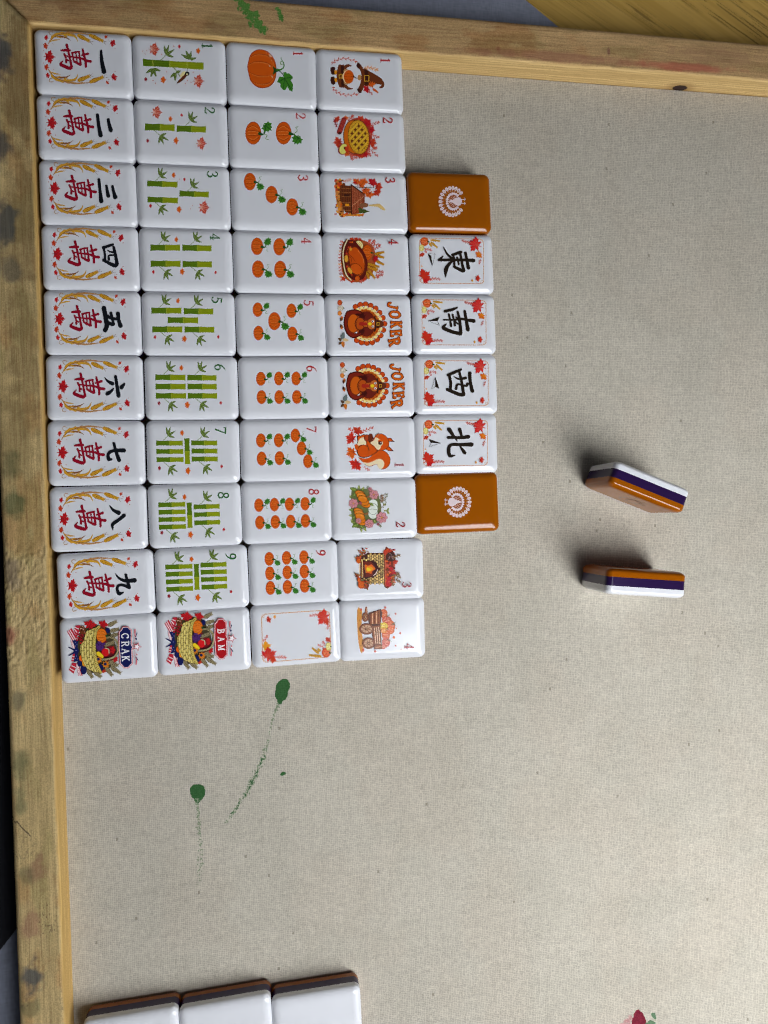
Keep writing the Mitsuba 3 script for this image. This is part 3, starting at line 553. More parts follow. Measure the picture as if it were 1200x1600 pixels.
def dot_suit(n):
    def draw():
        A = Art(SHEET[f'd{n}'])
        if n == 1:
            A.part('pumpkin')
            A.P(K['pumpd'], [(300, 300), (330, 200), (400, 145), (480, 140), (560, 175), (620, 250), (650, 340), (650, 460), (620, 550), (560, 605), (470, 622), (390, 595), (330, 530), (305, 440), (290, 370)], True)
            A.P(K['pump'], [(308, 300), (337, 207), (403, 153), (480, 149), (556, 183), (612, 255), (640, 342), (640, 456), (612, 543), (556, 596), (470, 612), (394, 586), (337, 524), (314, 440), (300, 370)], True)
            for p in ([(320, 240), (380, 205), (450, 198), (540, 215), (600, 270), (625, 340)], [(300, 335), (360, 300), (440, 292), (530, 305), (590, 335), (612, 360)], [(310, 415), (370, 450), (450, 470), (540, 468), (600, 440)], [(330, 520), (390, 555), (470, 572), (550, 560), (600, 520), (630, 470)]):
                A.S(K['pumpd'], [4, 9, 4], p); A.S(K['pumpl'], [2, 5, 2], [(u, v + 9) for u, v in p])
            for u, v, r in ((575, 215, 26), (567, 347, 14), (600, 480, 16), (590, 275, 8), (525, 180, 6)): A.E((250, 205, 170), u, v, r, r * .4, 50)
            A.part('vine'); A.P(K['dgreen'], [(605, 345), (640, 375), (700, 385), (690, 410), (655, 420), (610, 455), (618, 400)], True)
            A.S(K['green'], [22, 14, 10, 7], [(660, 395), (715, 388), (748, 350), (740, 300), (715, 265), (712, 235)]); A.S((110, 150, 80), 10, [(740, 320), (712, 325), (700, 300), (722, 285)]); A.S(K['dgreen'], [12, 10], [(680, 400), (725, 440), (755, 490)])
            A.part('pumpkin_leaf'); A.P(K['green'], [(745, 485), (740, 425), (770, 420), (785, 440), (810, 435), (860, 480), (850, 510), (830, 520), (862, 580), (855, 668), (815, 650), (790, 600), (765, 650), (735, 645), (700, 605), (705, 565), (660, 545), (690, 480)])
            for e2 in ((840, 490), (840, 640), (740, 630), (680, 545)): A.S(K['dgreen'], 8, [(755, 500), e2], False)
        else:
            spec = {2: [(185, 560, .66, 1), (343, 560, .66, 0)], 3: [(168, 813, .5, 0), (280, 880, .5, 0), (388, 945, .5, 0)], 4: [(205, 150, .5, 1), (320, 152, .5, 1), (210, 268, .5, 0), (325, 270, .5, 0)],
                    5: [(292, 272, 1, 1), (713, 284, 1, 1), (500, 415, 1.25, 0), (302, 563, 1, 0), (725, 573, 1, 0)], 6: [(225, 840, .4, 1), (318, 838, .4, 1), (408, 838, .4, 1), (228, 935, .4, 0), (320, 935, .4, 0), (412, 935, .4, 0)],
                    7: [(300, 290, .97, 1), (522, 288, .97, 1), (310, 516, .97, 0), (532, 511, .97, 0), (730, 227, .95, 0), (808, 389, .95, 0), (888, 551, .95, 0)],
                    8: [(215, 498, .39, 1), (295, 495, .39, 1), (373, 493, .39, 1), (455, 490, .39, 1), (220, 588, .39, 0), (300, 585, .39, 0), (380, 583, .39, 0), (457, 580, .39, 0)],
                    9: [(u, v, .95, 0) for u, v in ((325, 235), (540, 222), (757, 212), (332, 415), (548, 403), (762, 392), (340, 597), (552, 585), (767, 572))]}[n]
            for q in spec: vine_pumpkin(A, *q)
        u0, u1, v = {1: (868, 980, 190), 2: (408, 456, 470), 3: (420, 470, 793), 4: (438, 486, 120), 5: (872, 988, 185), 6: (465, 515, 787), 7: (880, 993, 150), 8: (476, 526, 428), 9: (908, 1024, 156)}[n]
        digit(A, n, u0, u1, v, K['numr'], 2)
        return A
    return draw

def gnome():
    A = Art(SHEET['gnome'])
    sprig(A, K['coral'], [(225, 245), (290, 190), (400, 172), (520, 205)], 12, 34, 5); sprig(A, K['coral'], [(230, 525), (290, 590), (400, 628), (530, 618)], 12, 34, 5); sprig(A, K['pumpl'], [(630, 296), (700, 285), (780, 312)], 9, 34, 5)
    A.part('gnome')
    A.P(K['amber'], [(258, 320), (292, 318), (292, 372), (258, 374)]); A.P(K['amber'], [(258, 418), (292, 418), (292, 468), (258, 468)])
    A.P(K['dbrown'], [(212, 290), (250, 278), (272, 300), (258, 330), (262, 372), (228, 370), (212, 330)], True); A.P(K['dbrown'], [(218, 405), (258, 402), (260, 445), (272, 480), (250, 500), (222, 490), (212, 445)], True)
    A.P(K['brown'], [(312, 256), (350, 254), (385, 275), (388, 515), (350, 535), (320, 525), (292, 440), (290, 345)], True); A.P(K['dbrown'], [(340, 262), (378, 270), (380, 520), (345, 530)])
    A.P(K['brown'], [(378, 280), (405, 248), (445, 246), (485, 280), (440, 290), (395, 312)], True); A.P(K['brown'], [(378, 520), (410, 556), (450, 562), (490, 546), (440, 515), (395, 500)], True)
    A.P((226, 226, 230), [(400, 315), (480, 268), (560, 280), (600, 350), (600, 440), (565, 520), (490, 545), (410, 500)], True)
    A.S(K['gold'], 9, [(318, 370), (354, 370), (354, 418), (318, 418), (318, 370)], False)
    A.E(K['tan'], 402, 330, 30, 26); A.E(K['tan'], 408, 472, 34, 28)
    A.E((245, 200, 150), 430, 400, 72, 84); A.E(K['pump'], 438, 402, 62, 84)
    for s in (-40, 0, 40): A.S(K['pumpd'], 5, [(384, 402 + s * .6), (440, 402 + s), (494, 402 + s * .5)])
    A.S(K['dbrown'], [16, 10], [(495, 396), (532, 422)]); A.E(K['tan'], 572, 412, 26, 36)
    A.P(K['brown'], [(556, 222), (600, 270), (625, 320), (640, 410), (632, 500), (608, 570), (578, 606), (545, 572), (572, 510), (590, 450), (594, 380), (578, 320), (534, 268)], True)
    A.P(K['dbrown'], [(556, 222), (582, 258), (562, 300), (534, 268)], True); A.P(K['dbrown'], [(545, 545), (578, 560), (590, 598), (572, 604), (545, 575)], True)
    A.P(K['brown'], [(622, 306), (700, 335), (790, 385), (850, 430), (882, 490), (868, 535), (828, 544), (818, 530), (846, 512), (828, 496), (740, 490), (634, 508)], True)
    A.P(K['dbrown'], [(626, 308), (676, 326), (688, 400), (682, 500), (634, 506), (645, 410)]); A.S(K['gold'], 10, [(634, 386), (688, 386), (688, 456), (634, 456), (634, 386)], False)
    maple(A, K['orange'], 725, 490, 54, 70, K['pumpd'], None); maple(A, K['red'], 672, 550, 58, 150, K['dred'], None); ear(A, K['orange'], K['rust'], 735, 550, 805, 602, 22, None); sprig(A, K['coral'], [(680, 575), (722, 612)], 4, 24, 4, None)
    digit(A, 1, 838, 950, 198, K['numr'], 2); return A

def pie():
    A = Art(SHEET['pie'])
    A.part('foliage'); A.P((170, 60, 40), [(420, 165), (520, 130), (620, 160), (690, 260), (690, 420), (640, 560), (540, 610), (430, 590), (360, 520), (350, 300)], True)
    for c, u, v, r, t in (('rust', 560, 148, 55, -60), ('red', 638, 195, 72, -40), ('red', 690, 278, 58, 10), ('rust', 272, 155, 52, 220), ('orange', 372, 140, 42, -90), ('rust', 292, 432, 78, 170), ('rust', 700, 440, 70, 10), ('red', 615, 585, 52, 60), ('rust', 555, 600, 48, 110), ('orange', 385, 570, 50, 110)):
        maple(A, K[c], u, v, r, t, K['dred'])
    for p in ([(670, 240), (720, 205), (770, 190)], [(660, 340), (710, 350), (765, 372)], [(640, 505), (700, 550), (752, 600)], [(640, 520), (655, 560), (668, 595)], [(400, 180), (430, 140), (452, 118)], [(405, 560), (450, 595), (490, 628)], [(420, 580), (440, 610), (446, 640)], [(700, 500), (720, 510), (740, 512)]):
        sprig(A, K['coral'], p, 7, 30, 5)
    sprig(A, K['dred'], [(265, 250), (245, 215), (230, 175)], 6, 30, 5)
    A.part('cinnamon_stick')
    A.S(K['dred'], 62, [(345, 160), (290, 312)], False)
    for k in (-18, 0, 18): A.S((190, 90, 60), 5, [(343 + k, 152), (288 + k * .9, 318)], False)
    A.E(K['dbrown'], 292, 325, 20, 14)
    A.part('pie_dish'); A.E(K['dbrown'], 470, 372, 132, 212, -4); A.E((208, 104, 18), 468, 372, 126, 206, -4)
    A.part('pie_crust'); A.E(K['dbrown'], 528, 375, 134, 216, -6); A.E((222, 162, 40), 528, 375, 128, 210, -6); A.E(K['maroon'], 528, 376, 104, 182, -6)
    a = np.linspace(0, 6.283, 40); inside = affinity.rotate(Polygon(np.c_[528 + 106 * np.cos(a), 376 + 184 * np.sin(a)]), -6, origin=(528, 376))
    for d, order in (((1, 1.1), 0), ((1, -1.1), 1)):
        for k in range(-3, 4):
            g = LineString([(528 + k * 84 - 150 * d[0], 376 - 150 * d[1]), (528 + k * 84 + 150 * d[0], 376 + 150 * d[1])])
            A.add(K['goldd'], g.buffer(20).intersection(inside)); A.add((226, 178, 48), g.buffer(14).intersection(inside))
    for t in np.linspace(0, 6.28, 40, endpoint=False):
        x, y = rotd(118 * math.cos(t), 198 * math.sin(t), -6); A.E(K['goldd'], 528 + x, 375 + y, 4.5)
    A.part('apple'); A.E(K['dred'], 333, 525, 56, 74, 20); A.E((226, 220, 110), 338, 525, 48, 66, 20); A.P(K['rust'], [(345, 500), (372, 495), (400, 480), (400, 560), (362, 550)], True); A.E(K['dbrown'], 352, 515, 10, 14)
    digit(A, 2, 835, 950, 165, K['numr'], 2); return A

def cabin():
    A = Art(SHEET['cabin']); r = np.random.default_rng(3)
    A.part('autumn_ground'); A.P((206, 130, 60), [(222, 130), (300, 140), (330, 330), (330, 560), (580, 560), (570, 590), (300, 590), (262, 540), (235, 400), (222, 280)], False)
    for _ in range(70):
        u, v = (r.uniform(222, 320), r.uniform(125, 590)) if r.uniform() < .7 else (r.uniform(280, 575), r.uniform(540, 592))
        A.E(K[r.choice(['rust', 'orange', 'brown', 'amber', 'goldd', 'pumpl'])], u, v, r.uniform(6, 18), r.uniform(6, 14))
    A.part('leaf_bush')
    for _ in range(40): A.E(K[r.choice(['rust', 'orange', 'brown', 'amber'])], 265 + r.normal(0, 24), 200 + r.normal(0, 40), r.uniform(8, 20))
    sprig(A, K['pink'], [(320, 170), (360, 150), (400, 140)], 7, 30, 4)
    for c, u, v, q, t in (('orange', 490, 172, 60, -60), ('orange', 580, 170, 62, -70), ('orange', 545, 205, 60, -20), ('orange', 600, 272, 72, 60), ('orange', 655, 315, 62, 80), ('red', 690, 182, 72, -60), ('rust', 758, 228, 66, 10), ('rust', 742, 292, 60, 60), ('red', 468, 180, 26, -90)):
        maple(A, K[c], u, v, q, t, K['dred'])
    A.part('branch'); A.S(K['dbrown'], 7, [(440, 225), (560, 238), (700, 240)])
    A.part('cabin'); A.P(K['brown'], [(283, 212), (300, 205), (425, 222), (425, 560), (345, 545), (300, 410), (283, 405)])
    for u in (312, 340, 368, 396): A.S(K['dbrown'], 6, [(u, 218), (u + 4, 380), (u + 8, 545)], False)
    for v in (250, 300, 350, 420, 470, 520): A.S((176, 110, 60), 5, [(300, v), (418, v + 4)], False)
    A.P(K['dbrown'], [(330, 320), (395, 322), (395, 352), (330, 350)]); A.P(K['amber'], [(345, 440), (395, 442), (395, 470), (345, 468)])
    A.part('roof'); A.P((150, 62, 34), [(425, 205), (590, 322), (584, 470), (520, 560), (425, 572)])
    for k in range(7): A.S((206, 130, 90), 4, [(440 + k * 20, 225 + k * 16), (440 + k * 17, 560 - k * 10)], False)
    for k in range(9): A.S(K['dbrown'], 3, [(432, 250 + k * 36), (580, 335 + k * 15)], False)
    A.S(K['dbrown'], 14, [(420, 205), (582, 322)], False); A.S(K['dbrown'], 10, [(420, 205), (424, 570)], False); A.S((226, 170, 120), 5, [(430, 470), (582, 340)], False)
    A.part('chimney'); A.P((140, 90, 60), [(520, 440), (590, 430), (630, 440), (625, 480), (590, 488), (520, 480)])
    A.part('smoke'); A.S((224, 190, 120), [10, 26, 44, 40, 26], [(640, 462), (700, 462), (760, 462), (800, 490), (832, 512)])
    A.part('pine_tree'); A.P((70, 84, 36), [(505, 495), (540, 492), (560, 510), (590, 508), (610, 525), (655, 538), (615, 545), (590, 560), (560, 555), (520, 560)])
    digit(A, 3, 850, 965, 145, K['numr'], 2); return A

def dinner():
    A = Art(SHEET['dinner']); r = np.random.default_rng(5)
    A.part('foliage'); A.P((176, 84, 44), [(300, 140), (420, 112), (560, 130), (660, 200), (690, 320), (680, 470), (620, 580), (520, 640), (380, 640), (290, 560), (262, 400), (268, 250)], True)
    for k in range(13): sprig(A, K[['coral', 'rust', 'dred', 'pumpl'][k % 4]], [(300 - 18 * math.sin(k / 12 * 3.1), 150 + k * 39), (268 - 22 * math.sin(k / 12 * 3.1), 140 + k * 40)], 3, 24, 4)
    for u, v in ((400, 120), (455, 118), (505, 125), (400, 628), (545, 612), (300, 600)): maple(A, K['rust'], u, v, 36, r.uniform(0, 360), K['dred'])
    for p in ([(600, 175), (612, 150), (618, 130)], [(640, 210), (680, 180), (735, 180)], [(650, 230), (700, 225), (735, 205)], [(640, 180), (660, 160), (672, 140)], [(700, 540), (740, 520), (775, 522)], [(690, 570), (730, 565), (765, 560)], [(700, 580), (715, 585)], [(500, 600), (510, 640)]): sprig(A, K['coral'], p, 6, 28, 5)
    for p in ((680, 300, 800, 275), (700, 318, 798, 345), (690, 380, 798, 436), (590, 420, 738, 462), (590, 455, 705, 515), (600, 500, 684, 608), (565, 500, 610, 612), (660, 470, 720, 500)): ear(A, (206, 140, 30), K['goldd'], *p, 30)
    maple(A, K['red'], 688, 360, 50, 20, K['dred'])
    pumpkin(A, 585, 285, 62, 98); A.part('squash'); A.E(K['goldd'], 487, 190, 50, 62, -30); A.E(K['cream'], 487, 190, 43, 55, -30); A.S(K['gold'], 8, [(460, 160), (490, 190), (510, 235)]); A.S(K['gold'], 6, [(480, 150), (510, 180), (525, 215)])
    A.part('dressing'); A.P(K['maroon'], [(330, 150), (410, 135), (450, 160), (550, 290), (590, 430), (545, 600), (440, 630), (370, 590), (312, 480), (296, 310)], True)
    for _ in range(60):
        t = r.uniform(0, 1); u = 315 + 70 * r.uniform() + 40 * abs(t - .5); A.E(K[r.choice(['brown', 'rust', 'dred', 'dbrown', 'orange'])], u, 150 + 460 * t, r.uniform(5, 14))
    A.part('roast_turkey'); A.P((120, 44, 10), [(352, 255), (400, 220), (450, 215), (520, 300), (562, 410), (548, 520), (500, 580), (430, 560), (380, 475), (350, 340)], True)
    A.P((200, 78, 14), [(360, 258), (402, 230), (448, 225), (512, 305), (550, 412), (538, 512), (498, 568), (436, 550), (388, 470), (360, 340)], True)
    A.E((120, 44, 10), 448, 492, 84, 66, 40); A.E((212, 88, 18), 450, 492, 76, 58, 40); A.S((120, 44, 10), 6, [(360, 310), (400, 350), (440, 395)]); A.S((236, 140, 70), 5, [(470, 260), (525, 340), (545, 420)]); A.S((120, 44, 10), 5, [(350, 330), (390, 370), (380, 440), (350, 400)])
    A.part('potato')
    for u, v, t in ((325, 362, 0), (370, 510, 30)): A.E(K['goldd'], u, v, 26, 48, -t); A.E((226, 160, 50), u, v, 22, 43, -t)
    A.E((226, 150, 40), 380, 245, 18); pumpkin(A, 462, 608, 30, 30, stem=False)
    A.part('platter'); A.S(K['goldd'], 20, [(340, 125), (298, 220), (284, 320), (296, 450), (325, 560), (385, 630)]); A.S((232, 212, 170), 14, [(340, 125), (298, 220), (284, 320), (296, 450), (325, 560), (385, 630)])
    digit(A, 4, 858, 970, 150, K['numr'], 2); return A

def joker():
    A = Art(SHEET['joker']); A.part('tail_feathers')
    F = [(410, 188), (470, 162), (535, 155), (600, 174), (662, 208), (712, 262), (752, 326), (772, 400), (758, 478), (724, 545), (680, 596), (618, 632), (550, 640), (485, 632), (425, 605)]
    for u, v in F: A.E(K['maroon'], u, v, 36); A.E((204, 74, 20), u, v, 31)
    c = np.array([560., 402.])
    A.P((206, 100, 20), [tuple(c + (np.array(p) - c) * .86) for p in F] + [(430, 500), (430, 300)], False)
    for u, v in F: p = c + (np.array([u, v]) - c) * .84; A.E((244, 226, 150), p[0], p[1], 20)
    for k in range(len(F) - 1): p = c + (np.array(F[k]) + np.array(F[k + 1]) - 2 * c) / 2 * .78; A.E((240, 214, 130), p[0], p[1], 12)
    A.P((190, 84, 18), [tuple(c + (np.array(p) - c) * .72) for p in F] + [(430, 500), (430, 300)], False)
    for u, v in F: A.S(K['maroon'], 5, [tuple(c), tuple(c + (np.array([u, v]) - c) * .72)], False)
    A.part('turkey'); A.E(K['maroon'], 545, 402, 112, 158); A.E((112, 34, 22), 545, 402, 104, 150)
    for k in range(-7, 8): A.S((60, 16, 12), 5, [(500, 400), (500 + 150 * math.cos(k * .2 + (1.2 if k > 0 else -1.2)) * .6, 400 + 150 * math.sin(k * .16 + (.9 if k > 0 else -.9)))], False)
    A.P((70, 18, 14), [(285, 270), (330, 232), (420, 222), (500, 262), (520, 330), (420, 300), (320, 380), (330, 470), (420, 520), (500, 470), (520, 500), (450, 560), (370, 578), (300, 525), (262, 400)], True)
    A.P((128, 36, 20), [(295, 275), (335, 245), (420, 236), (485, 270), (400, 280), (312, 360), (312, 450), (390, 520), (480, 520), (440, 550), (370, 565), (310, 520), (275, 400)], True)
    for k in range(9): A.S((70, 18, 14), 5, [(280 + k * 5, 330 + k * 18), (300 + k * 4, 336 + k * 16)], False)
    A.E((120, 46, 12), 385, 396, 76, 120); A.E((206, 92, 18), 382, 396, 68, 112)
    A.E((90, 30, 14), 462, 400, 62, 80); A.E((186, 78, 20), 466, 400, 56, 73)
    for t in range(-3, 4): A.S((90, 30, 14), 4, [(415, 400 + t * 20), (425, 408 + t * 20), (418, 418 + t * 20)])
    A.E((90, 30, 14), 545, 402, 60, 46); A.E((190, 92, 32), 548, 402, 54, 40); A.P((170, 40, 26), [(450, 402), (480, 378), (560, 392), (560, 412), (480, 426)], True)
    A.E((90, 30, 14), 612, 402, 62, 76); A.E((200, 104, 44), 612, 402, 56, 70)
    A.P(K['yellow'], [(562, 402), (590, 380), (612, 402), (590, 424)], True)
    for v in (370, 434): A.E(K['white'], 626, v, 15, 13); A.E(K['black'], 624, v, 8)
    A.part('hat'); A.P(K['dbrown'], [(640, 305), (662, 330), (668, 400), (664, 475), (640, 500), (652, 400)], True); A.P((104, 50, 28), [(664, 346), (752, 370), (764, 402), (752, 438), (664, 460)]); A.P(K['dbrown'], [(672, 352), (706, 360), (706, 448), (672, 456)]); A.S(K['gold'], 8, [(676, 384), (704, 384), (704, 420), (676, 420), (676, 384)], False)
    pumpkin(A, 215, 140, 30, 34, (204, 76, 40)); pumpkin(A, 226, 206, 38, 34, (226, 214, 190), (160, 140, 110), K['white']); pumpkin(A, 214, 272, 26, 30, K['pumpl'])
    for v, g in ((340, 1), (438, -1)): A.part('acorn'); A.E(K['bark'], 236, v, 18, 22); A.E(K['dbrown'], 228, v + 14 * g, 10, 16); A.E(K['orange'], 240, v - 20 * g, 12, 12); A.S(K['brown'], 6, [(215, v), (262, v - 14 * g)])
    A.part('fallen_leaf'); leaflet(A, (110, 120, 118), 240, 590, 268, 506, 56); leaflet(A, (96, 70, 50), 238, 610, 195, 580, 36); leaflet(A, (96, 70, 50), 238, 625, 198, 662, 34); leaflet(A, (220, 190, 140), 250, 600, 326, 606, 44); leaflet(A, (214, 120, 50), 250, 620, 262, 696, 44); A.S(K['bark'], 4, [(262, 636), (262, 690)])
    for ch, u0, u1, v, t in (('J', 812, 938, 180, 12), ('O', 838, 970, 287, 6), ('K', 856, 984, 412, 0), ('E', 852, 982, 524, -5), ('R', 830, 962, 632, -12)):
        letter(A, ch, u0, u1, v, (120, 40, 10), .25, .86, t); A.now = A.now; 
        letter(A, ch, u0 + 4, u1 - 4, v, (216, 98, 20), .17, .88, t)
    return A

def squirrel():
    A = Art(SHEET['squirrel']); O, o2, dk = (214, 84, 16), (170, 56, 12), (60, 22, 14)
    sprig(A, K['coral'], [(420, 195), (480, 165), (560, 132)], 8, 34, 5); sprig(A, K['coral'], [(345, 190), (315, 165), (295, 150)], 5, 32, 5); sprig(A, K['coral'], [(455, 620), (500, 640), (520, 655)], 5, 26, 5)
    maple(A, K['rust'], 390, 182, 78, -60, K['dred']); maple(A, (206, 52, 30), 325, 268, 88, 200, K['dred']); maple(A, K['orange'], 332, 440, 88, 160, K['pumpd']); maple(A, (206, 46, 28), 384, 580, 96, 130, K['dred'])
    A.part('squirrel')
    tail = [(395, 500), (470, 515), (540, 500), (600, 440), (670, 415), (740, 430), (792, 500), (792, 580), (750, 635), (690, 652), (645, 625), (628, 590), (590, 600), (540, 615), (490, 600), (440, 550)]
    A.P(dk, tail, True); A.P(O, [(u + (600 - u) * .02, v + (525 - v) * .035) for u, v in tail], True)
    A.P((240, 222, 180), [(455, 562), (520, 570), (590, 545), (650, 520), (700, 535), (722, 585), (700, 635), (668, 645), (640, 620), (632, 588), (590, 592), (545, 608), (495, 598)], True)
    A.P(dk, [(370, 372), (385, 300), (380, 235), (430, 228), (480, 215), (530, 300), (640, 410), (560, 480), (470, 508), (395, 478)], True); A.P(O, [(378, 372), (392, 300), (392, 245), (430, 236), (478, 225), (526, 305), (628, 410), (556, 472), (470, 500), (402, 472)], True)
    A.P((240, 222, 180), [(388, 320), (420, 265), (470, 252), (492, 300), (488, 350), (430, 345), (395, 355)], True)
    A.E(dk, 458, 422, 76, 80, 10); A.E(O, 460, 424, 71, 75, 10); A.P(O, [(350, 345), (385, 345), (395, 400), (365, 405)], True); A.S(dk, 5, [(490, 300), (520, 380), (515, 430)])
    A.part('acorn'); A.E(dk, 503, 258, 38, 44); A.E((176, 66, 30), 503, 258, 33, 39); A.E(dk, 550, 258, 30, 56); A.E((112, 46, 24), 550, 258, 25, 51)
    A.part('squirrel_head'); head = [(540, 325), (575, 290), (600, 240), (640, 205), (700, 208), (752, 245), (782, 310), (768, 375), (700, 418), (630, 415), (590, 370)]
    for p in ([(752, 262), (800, 255), (850, 308), (780, 305)], [(705, 385), (760, 345), (845, 425), (770, 420)]): A.P(dk, p); A.P(O, [(p[0][0] + 5, p[0][1] + 2), (p[1][0], p[1][1] + 8), (p[2][0] - 24, p[2][1] - 10), (p[3][0], p[3][1] - 7)])
    A.E(dk, 740, 382, 18, 10); A.P(dk, head, True); A.P(O, [(u + (665 - u) * .04, v + (315 - v) * .04) for u, v in head], True)
    A.P((240, 222, 180), [(548, 322), (590, 290), (612, 250), (640, 262), (690, 292), (704, 330), (680, 360), (664, 400), (632, 404), (598, 362)], True); A.E(O, 668, 300, 26, 20); A.E(dk, 668, 322, 25, 23); A.E(K['white'], 677, 318, 7)
    A.S((150, 140, 130), 6, [(600, 250), (610, 215), (650, 198)]); A.S((150, 140, 130), 5, [(640, 240), (660, 210)]); A.E(dk, 582, 262, 9)
    digit(A, 1, 855, 962, 598, (150, 30, 40), 2); return A

def floral():
    A = Art(SHEET['floral']); r = np.random.default_rng(11); ol, od = (112, 136, 50), (56, 72, 30)
    A.part('foliage'); A.P((104, 112, 66), [(290, 160), (400, 140), (520, 150), (600, 200), (640, 300), (650, 420), (620, 540), (520, 600), (400, 640), (310, 600), (280, 480), (275, 300)], True)
    def lf(u, v, q, t, c=None):
        A.part('leaf'); d = rotd(q, 0, t); leaflet(A, od, u - d[0], v - d[1], u + d[0] * 1.05, v + d[1] * 1.05, q * 1.2); leaflet(A, c or ol, u - d[0] * .85, v - d[1] * .85, u + d[0] * .9, v + d[1] * .9, q * .95); A.S((200, 204, 140), 3, [(u - d[0] * .6, v - d[1] * .6), (u + d[0] * .6, v + d[1] * .6)], False)
    for u, v, q, t in ((305, 150, 48, 200), (320, 215, 34, 120), (372, 122, 26, 270), (425, 140, 26, 300), (265, 240, 22, 250), (280, 405, 32, 180), (268, 475, 24, 190), (310, 500, 28, 120), (330, 600, 48, 160), (300, 560, 28, 200), (405, 610, 34, 60), (402, 660, 26, 90), (450, 650, 26, 60), (505, 300, 24, 40), (690, 340, 24, 30), (735, 400, 22, 300), (738, 440, 24, 60), (700, 415, 20, 200), (570, 550, 26, 60), (285, 540, 22, 220)): lf(u, v, q, t, (140, 150, 60) if q < 27 else None)
    for p in ([(480, 200), (490, 160), (480, 125)], [(610, 260), (660, 225), (715, 210)], [(630, 300), (680, 275), (715, 240)], [(600, 400), (650, 380), (700, 330)], [(600, 560), (620, 590), (638, 605)], [(640, 250), (650, 310), (690, 290)]): sprig(A, K['sage'], p, 6, 26, 5, stem=K['bark'])
    A.part('white_pumpkin')
    for v, q in ((335, 34), (455, 36), (395, 42)): A.E((120, 130, 110), 548, v, 62, q + 30); A.E((226, 232, 220), 548, v, 57, q + 25)
    A.S((120, 130, 110), 5, [(500, 400), (545, 395), (600, 410)]); lf(532, 338, 30, 40)
    def fl(u, v, q):
        A.part('flower')
        for k in range(7): a = k * 6.283 / 7; A.E(K['rosed'], u + q * .55 * math.cos(a), v + q * .55 * math.sin(a), q * .46, q * .36, math.degrees(a)); A.E(K['rose'], u + q * .55 * math.cos(a), v + q * .55 * math.sin(a), q * .40, q * .30, math.degrees(a)); A.S(K['rosed'], 4, [(u + q * .3 * math.cos(a), v + q * .3 * math.sin(a)), (u + q * .75 * math.cos(a), v + q * .75 * math.sin(a))], False)
        A.E(K['rosed'], u, v, q * .2); A.E(K['gold'], u, v, q * .14)
    for u, v, t in ((430, 270, -55), (395, 490, -65)):
        A.part('pumpkin'); d = rotd(1, 0, t); n = (-d[1], d[0])
        for k, w in ((-62, 40), (62, 42), (-34, 46), (30, 48), (0, 46)):
            p = (u + (k * .95) * .2 * n[0] - k * 1.1 * d[0] * -.35, v + k * 1.25); p = (u - 10 + k * (.55 if t > -60 else .3), v + k * 1.1)
            A.E(K['dbrown'], p[0], p[1], 66, w, 18); A.E((224, 124, 24), p[0], p[1], 60, w - 6, 18); A.S((246, 180, 90), 5, [(p[0] - 38, p[1] - 12), (p[0], p[1] - 22), (p[0] + 40, p[1] - 4)])
        A.S(K['bark'], [18, 26], [(u + 45, v - 20 if t > -60 else v - 30), (u + 85, v - 40)])
    fl(558, 216, 62); fl(304, 326, 62); fl(655, 502, 74); fl(500, 578, 58); fl(365, 542, 36); fl(512, 148, 26); A.part('bud'); A.E(K['rosed'], 388, 322, 18); A.E(K['rosed'], 612, 585, 18)
    sprig(A, K['bark'], [(640, 230), (670, 250), (660, 290)], 6, 24, 5)
    digit(A, 2, 840, 946, 590, (160, 40, 50), 2); return A

